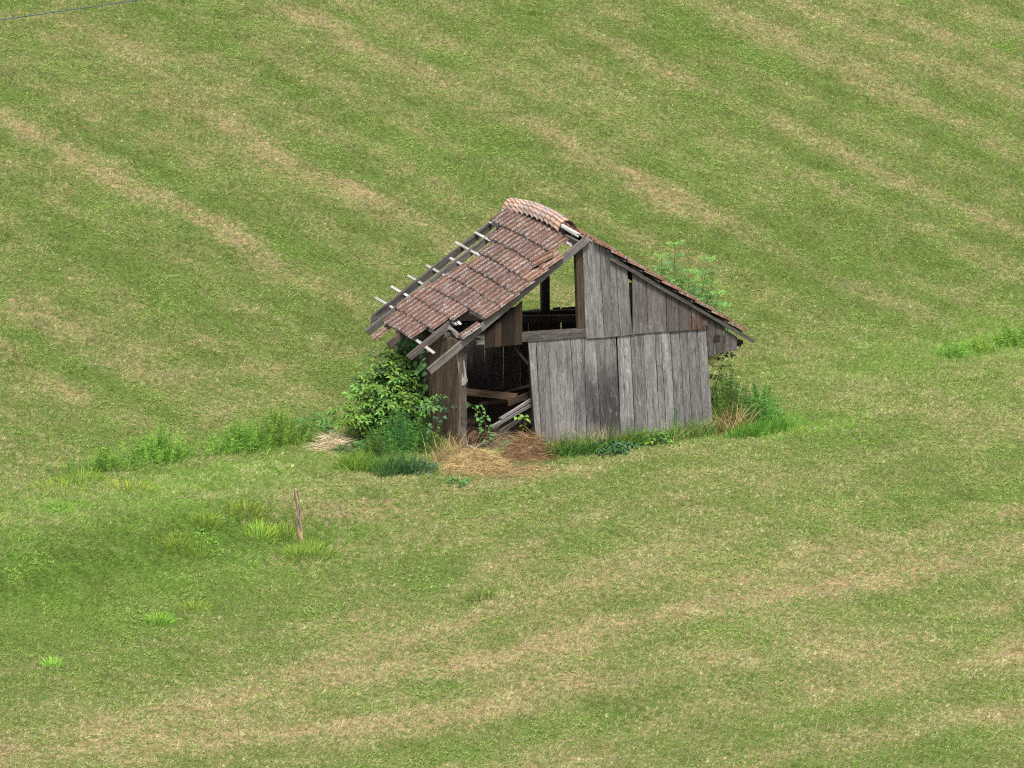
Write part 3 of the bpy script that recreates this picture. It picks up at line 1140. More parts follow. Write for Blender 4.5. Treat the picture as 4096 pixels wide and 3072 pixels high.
def ribbon(V, F, C, p, d0, L, w, bend, col, segs=3, side=None, tipcol=None):
    """thin tapering blade from p, direction d0, bending towards -z by bend"""
    d = np.array(d0, float)
    d /= np.linalg.norm(d)
    if side is None:
        a = random.uniform(0, 2 * math.pi)
        side = np.cross(d, (math.cos(a), math.sin(a), .3))
    side = np.array(side, float)
    side /= (np.linalg.norm(side) + 1e-9)
    p = np.array(p, float)
    o = len(V)
    for j in range(segs + 1):
        f = j / segs
        ww = w * (1 - f ** 1.6)
        c = col if tipcol is None else (*mixc(col[:3], tipcol[:3], f), 1)
        if j < segs:
            V += [p - side * ww / 2, p + side * ww / 2]
            C += [c, c]
        else:
            V.append(p)
            C.append(c)
        p = p + d * L / segs
        d = d + np.array([0, 0, -bend / segs])
        d /= np.linalg.norm(d)
    for j in range(segs - 1):
        q = o + 2 * j
        F.append((q, q + 1, q + 3, q + 2))
    q = o + 2 * (segs - 1)
    F.append((q, q + 1, q + 2))


def flat_thing(name, V, F, C, loc, label, cat, group=None, mat=None, parent=None):
    o = obj(name, mesh(name, [np.array(v) - loc for v in V], F, mat or M_STRAND, col=C), parent)
    if parent is None:
        o.location = loc
        tag(o, label, cat, group)
    return o


GREEN_L, GREEN_D, YGREEN = (.13, .27, .035), (.050, .120, .026), (.25, .33, .045)
STRAW, STRAWD, RUSSET = (.50, .385, .19), (.29, .205, .10), (.25, .135, .07)


def ground_at(x, y):
    return np.array([x, y, float(height(x, y))])


def grass_tuft(px, py, r, h, n, cols, label, group="tufts of long grass in the meadow", name="grass_tuft"):
    c = G(px, py)
    V, F, C = [], [], []
    for _ in range(int(n * 1.6)):
        a, rr = random.uniform(0, 2 * math.pi), r * math.sqrt(random.random())
        p = ground_at(c[0] + rr * math.cos(a), c[1] + rr * math.sin(a))
        p[2] -= .015
        out_ = .25 + .7 * rr / r
        d = (math.cos(a) * out_ * random.uniform(.2, 1), math.sin(a) * out_ * random.uniform(.2, 1), 1)
        col = jit(random.choice(cols), .3)
        ribbon(V, F, C, p, d, 1.2 * h * random.uniform(.5, 1.1) * (1 - .35 * rr / r), random.uniform(.009, .015), random.uniform(.4, 1.5), col, 3,
               tipcol=mixc(col, YGREEN, .35))
    return flat_thing(name, V, F, C, c, label, "grass tuft", group)


def horsetail_parts(V, F, C, p, h, lean, col, needle=.12, nper=9, dense=.045, stalk=(.30, .36, .16)):
    d = np.array([lean[0], lean[1], 1.0])
    d /= np.linalg.norm(d)
    ribbon(V, F, C, p, d, h, .008, .12, jit(mixc(col, stalk, .4), .1), 3, side=CR)
    k = int(h / dense)
    for j in range(1, k):
        f = j / k
        if f < .12:
            continue
        c = np.array(p) + d * h * (f + random.uniform(-.5, .5) / k)
        nl = needle * (1.15 - .85 * f) * random.uniform(.8, 1.1)
        a0 = random.uniform(0, 6.28)
        for i in range(nper):
            a = a0 + 2 * math.pi * i / nper
            dd = (math.cos(a), math.sin(a), random.uniform(.2, 1.3))
            ribbon(V, F, C, c, dd, nl * random.uniform(.6, 1.2), .007, random.uniform(-.1, .6), jit(col, .35), 2)


def horsetail_clump(centre, rx, ry, h, n, cols, label, name="horsetail_clump", group="clumps of horsetail", lean=(0, 0), needle=.12):
    V, F, C = [], [], []
    for _ in range(n):
        a, rr = random.uniform(0, 6.28), abs(random.gauss(0, .62))
        p = ground_at(centre[0] + rx * rr * math.cos(a), centre[1] + ry * rr * math.sin(a))
        hh = h * random.uniform(.5, 1.08) * max(.3, 1 - .35 * rr)
        for _ in range(7):
            ribbon(V, F, C, p + np.array([random.gauss(0, .12), random.gauss(0, .1), -.02]), (random.gauss(0, .5), random.gauss(0, .5), 1), hh * random.uniform(.4, .9), .009, random.uniform(.3, 1.4), jit(random.choice(cols + [GREEN_L]), .3), 3)
        horsetail_parts(V, F, C, p, hh, (lean[0] + .3 * rr * math.cos(a) + random.uniform(-.1, .1), lean[1] + .3 * rr * math.sin(a) + random.uniform(-.1, .1)), random.choice(cols), needle)
    return flat_thing(name, V, F, C, np.array(centre), label, "horsetail", group)


def stem_tube(V, F, C, pts, r0, r1, col):
    o = len(V)
    n = len(pts)
    for j, p in enumerate(pts):
        r = r0 + (r1 - r0) * j / (n - 1)
        for k in range(4):
            a = math.pi / 2 * k
            V.append(np.array(p) + np.array([math.cos(a) * r, math.sin(a) * r, 0]))
            C.append(col)
    for j in range(n - 1):
        for k in range(4):
            F.append((o + 4 * j + k, o + 4 * j + (k + 1) % 4, o + 4 * j + 4 + (k + 1) % 4, o + 4 * j + 4 + k))


def leaflet(V, F, C, p, d, up, L, w, col, droop=.25):
    d = np.array(d, float) / np.linalg.norm(d)
    s = np.cross(d, up)
    s /= (np.linalg.norm(s) + 1e-9)
    n = np.cross(s, d)
    o = len(V)
    P = np.array(p, float)
    for f, ww, z in ((0, .0, 0), (.28, .80, .10), (.6, .85, .06), (1, 0, -droop)):
        m_ = P + d * L * f + n * L * (z * .5 - droop * f * f * .6)
        if ww == 0:
            V.append(m_)
            C.append(col)
        else:
            V += [m_ - s * w / 2 * ww + n * w * .16, m_, m_ + s * w / 2 * ww + n * w * .16]
            C += [col, (*[c * 1.12 for c in col[:3]], 1), col]
    F += [(o, o + 2, o + 1), (o, o + 3, o + 2), (o + 1, o + 2, o + 5, o + 4), (o + 2, o + 3, o + 6, o + 5), (o + 4, o + 5, o + 7), (o + 5, o + 6, o + 7)]


def compound_mesh(name, L, pairs, lw, ll, cols, toothed=False):
    V, F, C = [], [], []
    col = jit(cols[0], .1)
    ribbon(V, F, C, (0, 0, 0), (0, 1, .05), L, .006, .25, jit((.12, .17, .05), .1), 3, side=(1, 0, 0))
    for i in range(pairs):
        f = .25 + .65 * i / max(1, pairs - 1)
        for sgn in (-1, 1):
            leaflet(V, F, C, (0, L * f, -.12 * L * f * f), (sgn * 1, .55, .05), (0, 0, 1), ll * random.uniform(.85, 1.1), lw, jit(random.choice(cols), .15))
    leaflet(V, F, C, (0, L * .96, -.11 * L), (0, 1, -.15), (0, 0, 1), ll * 1.1, lw * 1.1, jit(random.choice(cols), .15))
    return mesh(name, V, F, M_LEAF, col=C, smooth=True)


def simple_leaf_mesh(L, w, cols):
    V, F, C = [], [], []
    leaflet(V, F, C, (0, 0, 0), (0, 1, .1), (0, 0, 1), L, w, jit(random.choice(cols), .1))
    return mesh("leaf", V, F, M_LEAF, col=C, smooth=True)


LF_ELDER = [compound_mesh("leaf", .17, 2, .055, .115, [(.10, .215, .036), (.07, .165, .034), (.14, .265, .042)]) for _ in range(5)]
LF_DARK = [compound_mesh("leaf", .15, 2, .055, .11, [(.035, .085, .030), (.045, .11, .030)]) for _ in range(4)]
LF_YELLOW = [compound_mesh("leaf", .14, 2, .045, .095, [(.135, .25, .034), (.10, .20, .03)]) for _ in range(3)]
LF_ASH = [compound_mesh("leaf", .26, 4, .050, .105, [(.075, .20, .060), (.06, .155, .045), (.11, .24, .06)]) for _ in range(5)]
LF_ASH_TOP = [compound_mesh("leaf", .16, 3, .04, .075, [(.15, .29, .055), (.12, .25, .055)]) for _ in range(3)]
LF_OVAL = [simple_leaf_mesh(.12, .085, [(.045, .12, .028), (.06, .15, .03)]) for _ in range(4)]
LF_BRAMBLE = [simple_leaf_mesh(.075, .062, [(.055, .15, .035), (.075, .18, .04)]) for _ in range(4)]
LF_BLUE = [simple_leaf_mesh(.075, .06, [(.05, .115, .06), (.04, .10, .05)]) for _ in range(3)]
LF_BRIGHT = [simple_leaf_mesh(.085, .075, [(.15, .27, .035), (.12, .24, .03)]) for _ in range(3)]


def leaf_matrix(p, d, up=(0, 0, 1), k=1.0):
    Y = Vector(d).normalized()
    X = Y.cross(Vector(up))
    if X.length < 1e-4:
        X = Vector((1, 0, 0))
    X.normalize()
    Z = X.cross(Y)
    return axes(X * k, Y * k, Z * k, p)


def put_leaf(parent, meshes, p, d, k=1.0):
    """p in world space; parent is an unrotated empty"""
    q = Vector(p) - parent.location
    up = Vector((random.uniform(-.5, .5) - .25 * CF[0], random.uniform(-.5, .5) - .6 * CF[1], 1))
    return obj("leaf", random.choice(meshes), parent, M=leaf_matrix(q, d, up, k))


def stems_part(parent, stems, r0=.010, col=(.10, .075, .045, 1), name="stem"):
    for pts in stems:
        V, F, C = [], [], []
        stem_tube(V, F, C, [np.array(p) - np.array(parent.location) for p in pts], r0, r0 * .35, col)
        obj(name, mesh(name, V, F, M_STRAND, col=C), parent)


def arc(a, b, lift=.2, n=6, wob=.03):
    a, b = np.array(a, float), np.array(b, float)
    return [a + (b - a) * f + np.array([random.uniform(-wob, wob), random.uniform(-wob, wob), lift * math.sin(math.pi * f * .9)]) * (1 if 0 < f else 0) for f in np.linspace(0, 1, n)]


# --- the large shrub on the left corner
shrub = empty("shrub", ground_at(-.55, 1.5))
tag(shrub, "large leafy green shrub growing against the left wall of the barn", "shrub")
tips = []
for px, py, y in [(1440, 1490, 1.6), (1470, 1560, 1.2), (1500, 1480, 1.9), (1530, 1430, 2.1), (1560, 1400, 2.3), (1580, 1380, 2.6), (1590, 1460, 1.9), (1500, 1620, 1.0), (1450, 1620, 1.2),
                  (1560, 1560, 1.3), (1610, 1530, 1.3), (1620, 1600, 1.1), (1640, 1640, .9), (1560, 1660, .8), (1500, 1690, .9), (1455, 1680, 1.1), (1540, 1500, 1.7), (1600, 1400, 2.4), (1430, 1530, 1.7), (1455, 1600, 1.5), (1480, 1520, 1.9), (1500, 1440, 2.3), (1545, 1470, 2.0), (1440, 1650, 1.2), (1520, 1560, 1.4), (1565, 1600, 1.1), (1490, 1580, 1.4)]:
    tips.append(PY(px, py, y))
stems = []
leafpos = []
for t_ in tips:
    b0 = ground_at(-.5 + random.uniform(-.35, .25), 1.5 + random.uniform(-.5, .8))
    pts = arc(b0, t_, .15, 7, .05)
    stems.append(pts)
    for i in range(2, 7):
        for _ in range(6):
            f = random.random()
            p = np.array(pts[i - 1]) * (1 - f) + np.array(pts[i]) * f
            a = random.uniform(0, 6.28)
            off = np.array([math.cos(a), math.sin(a), random.uniform(-.1, .5)])
            leafpos.append((p + off * random.uniform(.02, .12), off + np.array([0, 0, random.uniform(-.5, .2)])))
stems_part(shrub, stems, .013)
random.shuffle(leafpos)
leafpos.sort(key=lambda v: v[0] @ CF)
for i, (p, d) in enumerate(leafpos[:290]):
    lo = p[2] - float(height(p[0], p[1]))
    put_leaf(shrub, LF_ELDER, p, d, random.uniform(.65, 1.05))


def joined_leaves(parent, items, meshes, name="foliage"):
    V, F, C = [], [], []
    for p, d in items:
        me = random.choice(meshes)
        up = Vector((random.uniform(-.6, .6), random.uniform(-.6, .6), 1))
        M = leaf_matrix(Vector(p) - parent.location, d, up, random.uniform(.8, 1.2))
        o = len(V)
        V += [M @ v.co for v in me.vertices]
        F += [tuple(a + o for a in q.vertices) for q in me.polygons]
        cc = np.zeros(len(me.vertices) * 4, np.float32)
        me.attributes["tint"].data.foreach_get("color", cc)
        C += [tuple(c) for c in cc.reshape(-1, 4)]
    return tag(obj(name, mesh(name, V, F, M_LEAF, col=C, smooth=True), parent), kind="stuff")


rest = leafpos[290:]
for _ in range(520):
    t_ = random.choice(stems)
    i = random.randint(1, 5)
    p = np.array(t_[i]) + np.array([random.gauss(0, .09), random.gauss(0, .12), random.gauss(-.05, .10)])
    if p[2] > float(height(p[0], p[1])) + .05:
        rest.append((p, np.array([random.gauss(0, 1), random.gauss(-.4, 1), random.uniform(-.4, .4)])))
joined_leaves(shrub, rest, LF_ELDER + LF_DARK)

# --- low yellow green shrub at its foot, over the dead grass heap
sh2 = empty("shrub", G(1330, 1740))
tag(sh2, "low yellow green shrub beside the grey heap of dead grass", "shrub")
stems = []
for px, py, y in [(1330, 1640, 1.2), (1350, 1670, 1.0), (1390, 1620, 1.3), (1420, 1640, 1.1), (1440, 1600, 1.3), (1370, 1700, .9), (1320, 1700, 1.1), (1410, 1690, .9)]:
    t_ = PY(px, py, y)
    b0 = ground_at(-1.15 + random.uniform(-.25, .25), 1.15 + random.uniform(-.2, .25))
    pts = arc(b0, t_, .12, 5, .03)
    stems.append(pts)
    for i in range(1, 5):
        for _ in range(4):
            a = random.uniform(0, 6.28)
            off = np.array([math.cos(a), math.sin(a), random.uniform(-.1, .4)])
            put_leaf(sh2, LF_YELLOW, np.array(pts[i]) + off * .05, off, random.uniform(.7, 1.1))
stems_part(sh2, stems, .007)

# --- vine with large leaves on the left wall
vine = empty("climbing_vine", ground_at(-.08, 1.9))
tag(vine, "dark green vine with large leaves climbing the left wall boards", "vine")
stems = []
for y0 in (1.5, 1.75, 2.0, 2.3, 2.6, 2.85):
    pts = [np.array([-.05 - random.uniform(0, .05), y0 + random.uniform(-.07, .07), z]) for z in np.linspace(.15, random.uniform(1.55, 1.85), 7)]
    stems.append(pts)
    for i in range(2, 7):
        for _ in range(4):
            p = np.array(pts[i]) + np.array([-random.uniform(.0, .10), random.uniform(-.14, .14), random.uniform(-.12, .12)])
            put_leaf(vine, LF_OVAL, p, (-.8 + random.uniform(-.3, .3), random.uniform(-.9, .5), random.uniform(-1.1, -.2)), random.uniform(.8, 1.3))
stems_part(vine, stems, .006)

# --- leafy shoot reaching across the brown boards
sp = empty("leafy_shoot", ground_at(-.45, .55))
tag(sp, "leafy shoot reaching right across the brown corner boards", "plant")
pts = arc(ground_at(-.45, .55), PY(1765, 1605, -.05), .32, 8, .02)
pts2 = arc(pts[4], PY(1700, 1640, .0), .05, 5, .02)
stems_part(sp, [pts, pts2], .007)
for L_ in (pts[3:], pts2[1:]):
    for p in L_:
        for _ in range(3):
            a = random.uniform(0, 6.28)
            put_leaf(sp, LF_DARK[:2] + LF_ELDER[:1], p, (math.cos(a) + .4, math.sin(a) - .3, random.uniform(-.5, .15)), random.uniform(.55, .85))


def trailing(name, label, cat, pts, meshes, per, k, spread=.05, r0=.005):
    b = empty(name, pts[0])
    tag(b, label, cat)
    stems_part(b, [pts], r0)
    for i in range(len(pts) - 1):
        for _ in range(per):
            f = random.random()
            p = np.array(pts[i]) * (1 - f) + np.array(pts[i + 1]) * f
            a = random.uniform(0, 6.28)
            put_leaf(b, meshes, p + np.array([math.cos(a), math.sin(a), random.uniform(-.6, .6)]) * spread, (math.cos(a), math.sin(a) - .6, random.uniform(-.9, .1)), random.uniform(.8, 1.2) * k)
    return b


trailing("bramble", "grey green bramble trailing down the brown corner boards", "bramble",
         [PY(*Z8(1095, 370), -.06), PY(*Z8(1040, 350), -.08), PY(*Z8(1000, 430), -.1), PY(*Z8(975, 500), -.12), PY(*Z8(930, 540), -.13), PY(*Z8(925, 600), -.14)], LF_BLUE + LF_BRAMBLE[:1], 4, 1.15)
trailing("bramble", "dark green vine hanging inside the open doorway", "vine",
         [PY(*Z7(380, 560), .55), PY(*Z7(560, 640), .45), PY(*Z7(740, 720), .30), PY(*Z7(800, 870), .24), PY(*Z7(860, 980), .16), PY(*Z7(900, 1120), .10), PY(*Z7(900, 1220), .04), PY(*Z7(940, 1330), -.02), PY(*Z7(980, 1450), -.08)], LF_BRAMBLE, 7, 1.0, .06)
trailing("bramble", "large leaved plant in the dark left side of the doorway", "plant",
         [PY(*Z7(340, 620), .30), PY(*Z7(450, 660), .26), PY(*Z7(530, 690), .22)], LF_OVAL, 5, 1.15, .05)
trailing("bramble", "bright green bramble sprout left of the board wall", "bramble",
         [G(2125, 1785), PY(*Z7(1780, 1200), -.10), PY(*Z7(1760, 1000), -.10), PY(*Z7(1700, 920), -.10), PY(*Z7(1600, 960), -.12)], LF_BRIGHT, 5, .9, .05)
trailing("bramble", "small bramble growing out of the front of the straw heap", "bramble",
         [G(1890, 1925), PY(1880, 1895, -.45), PY(1870, 1870, -.42), PY(1900, 1840, -.38), PY(1915, 1832, -.36)], LF_BRAMBLE, 8, 1.1, .07)

# --- low leafy patches in front of the wall


def leaf_patch(name, label, px, py, rx, ry, n, meshes, h, cat="ground plant"):
    c = G(px, py)
    b = empty(name, c)
    tag(b, label, cat, "low leafy plants along the foot of the wall")
    for _ in range(n):
        a, r = random.uniform(0, 6.28), math.sqrt(random.random())
        p = ground_at(c[0] + rx * r * math.cos(a), c[1] + ry * r * math.sin(a))
        p[2] += h * random.uniform(.2, 1) * (1.1 - .6 * r)
        put_leaf(b, meshes, p, (math.cos(a) + random.uniform(-.5, .5), math.sin(a) - .4, random.uniform(-.3, .3)), random.uniform(.8, 1.2))
    V, F, C = [], [], []
    for _ in range(14):
        p = np.array([random.uniform(-rx, rx) * .7, random.uniform(-ry, ry) * .7, 0])
        ribbon(V, F, C, p, (random.uniform(-.3, .3), random.uniform(-.3, .3), 1), h, .007, .5, jit((.10, .12, .05), .2))
    obj("stalk", mesh("stalk", V, F, M_STRAND, col=C), b)
    return b


leaf_patch("bramble_patch", "heart leaved green plants below the middle of the board wall", 2600, 1772, .36, .22, 110, LF_BRAMBLE + LF_BRIGHT[:1], .24)
leaf_patch("bramble_patch", "dark ferny herbs left of the heart leaved plants by the wall", 2430, 1805, .40, .20, 110, LF_BLUE + LF_DARK[:1], .20)
leaf_patch("bramble_patch", "grey green low bramble left of the straw heap", 1680, 1890, .30, .20, 70, LF_BLUE, .22)
leaf_patch("bramble_patch", "dark low herbs at the foot of the grey dead grass heap", 1400, 1800, .22, .15, 45, LF_OVAL[:2] + LF_DARK[:1], .16)
leaf_patch("bramble_patch", "dark leafy weeds at the right end of the long grass strip", 1255, 1730, .32, .25, 90, LF_BRAMBLE + LF_OVAL[:1], .38)
leaf_patch("bramble_patch", "small herbs on the brown heap right of the doorway", 2050, 1810, .20, .12, 28, LF_BRAMBLE, .30)
leaf_patch("bramble_patch", "small leafy weed under the front of the straw heap", 1830, 1940, .16, .12, 30, LF_BRAMBLE, .12)

# --- saplings behind the right roof slope
SAP = [((640, 1150), (650, 400), "second tallest slender sapling, leftmost behind the right roof slope"), ((840, 1250), (890, 195), "tallest slender sapling behind the right roof slope"),
       ((1090, 1350), (1130, 660), "short sapling between the two tallest behind the roof"), ((1310, 1500), (1450, 455), "tall sapling with pale top above the lower roof slope"),
       ((1370, 1500), (1540, 860), "slanting sapling right of the pale topped one"), ((1520, 1550), (1655, 1060), "small sapling rightmost of those above the roof edge"),
       ((1650, 1600), (1740, 1290), "lowest sapling just above the lower right tiles")]
for (qb, qt, lab) in SAP:
    y = 4.0 + random.uniform(-.15, .35)
    t_ = PY(*ZS(*qt), y)
    bb = PY(*ZS(*qb), y)
    d = (t_ - bb) / (t_[2] - bb[2])
    b0 = t_ - d * (t_[2] - .2)
    b0[2] = float(height(b0[0], b0[1]))
    s = empty("sapling", b0)
    tag(s, lab, "sapling", "saplings behind the barn")
    H = t_[2] - b0[2]
    n = 7
    pts = [b0 + (t_ - b0) * f + np.array([random.uniform(-.012, .012), 0, 0]) for f in np.linspace(0, 1, n)]
    stems_part(s, [pts], .011, (.055, .06, .035, 1))
    a0 = random.uniform(0, 6)
    k = max(4, int(H * 5.5))
    for i in range(k):
        f = .30 + .68 * i / k
        p = b0 + (t_ - b0) * f
        for m_ in range(3):
            a = a0 + i * 1.6 + m_ * 2.09
            put_leaf(s, LF_ASH, p, (math.cos(a), math.sin(a), random.uniform(.0, .35)), random.uniform(.7, 1.05) * (1.1 - .4 * f))
    for m_ in range(6):
        a = m_ * 1.05
        put_leaf(s, LF_ASH_TOP, t_, (math.cos(a), math.sin(a), random.uniform(.2, .8)), random.uniform(.6, 1.0))
s = empty("sapling", ground_at(5.0, .9))
tag(s, "small dark sapling under the right eave beside the wall", "sapling")
t_ = PY(2893, 1420, .6)
pts = arc(ground_at(5.0, .9), t_, .0, 6, .02)
stems_part(s, [pts], .009, (.05, .055, .03, 1))
for i in range(1, 6):
    for m_ in range(3):
        a = i * 1.6 + m_ * 2.09
        put_leaf(s, LF_DARK + LF_ASH[:1], pts[i], (math.cos(a), math.sin(a), random.uniform(-.1, .3)), random.uniform(.7, 1.0))

# --- horsetail masses
HG, HD, HB = (.115, .245, .040), (.045, .122, .032), (.225, .385, .060)
HSPEC = [((1600, 1800), .42, .35, .66, 46, [HD, HD, HG], "tall feathery horsetail clump in front of the brown corner boards"),
         ((1700, 1810), .28, .22, .62, 26, [HD, HG], "feathery horsetail at the foot of the left corner post"),
         ((1500, 1830), .34, .25, .50, 26, [HG, HD], "horsetail clump below the large shrub"),
         ((1600, 1880), .40, .22, .36, 26, [HD, HG], "low horsetail fringe in front of the tall feathery clump"),
         ((418, 1880), .55, .25, .38, 34, [HB, HG], "leftmost thick clump of the horsetail strip left of the barn"),
         ((640, 1835), .62, .30, .52, 46, [HB, HG], "tall clump in the middle of the horsetail strip left of the barn"),
         ((960, 1800), .60, .28, .48, 44, [HG, HB], "clump nearer the barn in the left horsetail strip"),
         ((1110, 1775), .60, .32, .60, 50, [HB, HG], "tallest clump of the left horsetail strip, beside the dark weeds"),
         ((2920, 1690), .34, .55, .85, 48, [HD, HG], "tall dark horsetail against the right corner of the barn"),
         ((3030, 1700), .38, .45, .74, 60, [HG, HD, HG], "round bright horsetail clump right of the barn"),
         ((3820, 1428), .42, .28, .36, 26, [HB, HG], "leftmost clump of the horsetail strip at the right edge"),
         ((3900, 1410), .34, .26, .42, 24, [HB], "small upright clump in the right hand horsetail strip"),
         ((4035, 1385), .48, .28, .52, 36, [HB, HG], "tall clump in the right hand horsetail strip"),
         ((4110, 1368), .40, .25, .48, 26, [HB], "clump cut by the right edge of the picture")]
for (px, py), rx, ry, h, n, cols, lab in HSPEC:
    wide = px < 1200 or px > 3500
    horsetail_clump(G(px, py), rx * (1.15 if wide else 1), ry, h * (.9 if px > 3500 else 1.18), int(n * (2.4 if wide else 1.6)), cols, lab)


def single_horsetail(px, py, h, lab):
    c = G(px, py)
    b = empty("horsetail", c)
    tag(b, lab, "horsetail", "single horsetails against the board wall")
    V, F, C = [], [], []
    ribbon(V, F, C, (0, 0, -.02), (.02, 0, 1), h, .009, .05, jit((.05, .10, .035), .1), 3, side=CR)
    obj("stem", mesh("stem", V, F, M_STRAND, col=C), b)
    V, F, C = [], [], []
    k = int(h / .028)
    for j in range(3, k):
        f = j / k
        for i in range(10):
            a = 2 * math.pi * i / 10 + j
            ribbon(V, F, C, (0, 0, h * f), (math.cos(a), math.sin(a), .45), .16 * (1.1 - .8 * f), .005, -.35, jit(HD, .25), 3)
    obj("needle_whorl", mesh("needle_whorl", V, F, M_STRAND, col=C), b)


single_horsetail(2702, 1745, .52, "tallest single horsetail standing against the boards")
single_horsetail(2768, 1735, .40, "shorter horsetail right of the tallest one at the wall")
single_horsetail(2508, 1780, .52, "horsetail in front of the black stained boards")
single_horsetail(2440, 1795, .50, "horsetail left of the one before the black stain")
single_horsetail(2262, 1820, .34, "short horsetail at the left end of the board wall")

# --- straw heaps


def heap(name, label, px, py, rx, ry, h, n, cols, lift=0.0, Lr=(.12, .38)):
    c = G(px, py)
    V, F, C = [], [], []
    n1, n2 = 9, 16
    for j in range(n1):
        r = j / (n1 - 1)
        for i in range(n2):
            a = 2 * math.pi * i / n2
            x, y = c[0] + rx * r * math.cos(a), c[1] + ry * r * math.sin(a)
            V.append(np.array([x, y, float(height(x, y)) - .03 + h * .85 * math.cos(r * math.pi / 2) ** 1.2 * random.uniform(.8, 1.1)]))
            C.append(jit(mixc(random.choice(cols), (.06, .04, .02), .55), .3))
    for j in range(n1 - 1):
        for i in range(n2):
            F.append((j * n2 + i, j * n2 + (i + 1) % n2, (j + 1) * n2 + (i + 1) % n2, (j + 1) * n2 + i))
    for _ in range(n):
        a, r = random.uniform(0, 6.28), math.sqrt(random.random()) * 1.05
        x, y = c[0] + rx * r * math.cos(a), c[1] + ry * r * math.sin(a)
        z = float(height(x, y)) + h * math.cos(min(1, r) * math.pi / 2) ** 1.2 * random.uniform(.6, 1.05)
        b = random.uniform(0, 6.28)
        d = (math.cos(b) + .5 * math.cos(a), math.sin(b) + .5 * math.sin(a), random.uniform(-.15, .65))
        ribbon(V, F, C, (x, y, z), d, random.uniform(*Lr), random.uniform(.004, .008), random.uniform(.3, 1.6), jit(random.choice(cols), .3), 3)
    return flat_thing(name, V, F, C, c, label, "straw heap")


heap("straw_heap", "pale golden straw heap spilling out below the open doorway", 1900, 1875, .55, .36, .34, 1800, [STRAW, STRAW, STRAWD])
heap("straw_heap", "brown tangled heap of dead stalks left of the board wall", 2110, 1830, .48, .34, .46, 1600, [RUSSET, STRAWD, STRAW, (.22, .14, .08)])
heap("straw_heap", "grey dead grass heap beside the yellow green shrub", 1335, 1795, .34, .30, .26, 900, [(.42, .34, .22), (.30, .24, .16), (.5, .4, .27)])
heap("straw_heap", "thin loose straw scattered right of the golden heap", 2080, 1890, .55, .22, .08, 500, [STRAW, STRAWD])
heap("straw_heap", "faded straw tangle in the doorway behind the brown heap", 2010, 1790, .30, .18, .26, 500, [(.30, .28, .17), STRAWD, (.38, .33, .2)])

# --- dry and green grasses along the wall foot


def wall_grass(name, label, spots, h, n, cols, seed=.25, cat="grass clump", group="grasses along the foot of the wall"):
    c = G(*spots[0])
    V, F, C = [], [], []
    for q in spots:
        g = G(*q)
        for _ in range(int(n * 2.6)):
            p = ground_at(g[0] + random.gauss(0, .14), g[1] + random.gauss(0, .06))
            d = (random.gauss(0, .35), random.gauss(-.15, .25), 1)
            col = jit(random.choice(cols), .25)
            ribbon(V, F, C, p, d, h * 1.45 * random.uniform(.4, 1.1), .011, random.uniform(.3, 1.3), col, 4)
    return flat_thing(name, V, F, C, c, label, cat, group)


wall_grass("dry_grass_clump", "rusty dry grass at the left end of the board wall", [(2190, 1830), (2225, 1822), (2270, 1818)], .42, 16, [STRAW, RUSSET, STRAWD])
wall_grass("dry_grass_clump", "straw coloured stalks in front of the black stained boards", [(2360, 1800), (2400, 1795), (2470, 1785)], .36, 14, [STRAW, STRAWD])
wall_grass("grass_clump", "dark green grass below the pale left boards", [(2230, 1830), (2290, 1822), (2350, 1815)], .34, 60, [GREEN_D, GREEN_D, GREEN_L])
wall_grass("grass_clump", "green grass between the herbs and heart leaved plants", [(2470, 1795), (2520, 1785), (2550, 1780)], .28, 60, [GREEN_D, GREEN_L])
wall_grass("grass_clump", "mixed grass below the right hand boards", [(2660, 1765), (2720, 1755), (2780, 1745), (2840, 1738)], .28, 60, [GREEN_D, GREEN_L, STRAWD])
wall_grass("dry_grass_clump", "dry russet grass bent out from the right barn corner", [(2890, 1735), (2920, 1730), (2960, 1720)], .48, 20, [STRAWD, RUSSET, STRAW])
wall_grass("dry_grass_clump", "few dry stalks at the left corner post", [(1770, 1850), (1800, 1840), (1850, 1835)], .40, 26, [STRAW, STRAWD])
wall_grass("grass_clump", "blue green grass tuft left of the straw heap", [(1590, 1900), (1640, 1895), (1560, 1905)], .30, 70, [(.06, .13, .05), GREEN_D, (.10, .18, .06)])
wall_grass("grass_clump", "bright green grass fringe below the large shrub", [(1440, 1880), (1480, 1880), (1520, 1885), (1400, 1870)], .24, 90, [GREEN_L, HB])
wall_grass("grass_clump", "green fringe under the round horsetail clump", [(2960, 1750), (3020, 1745), (3080, 1735), (3120, 1720)], .24, 80, [GREEN_L, HG])

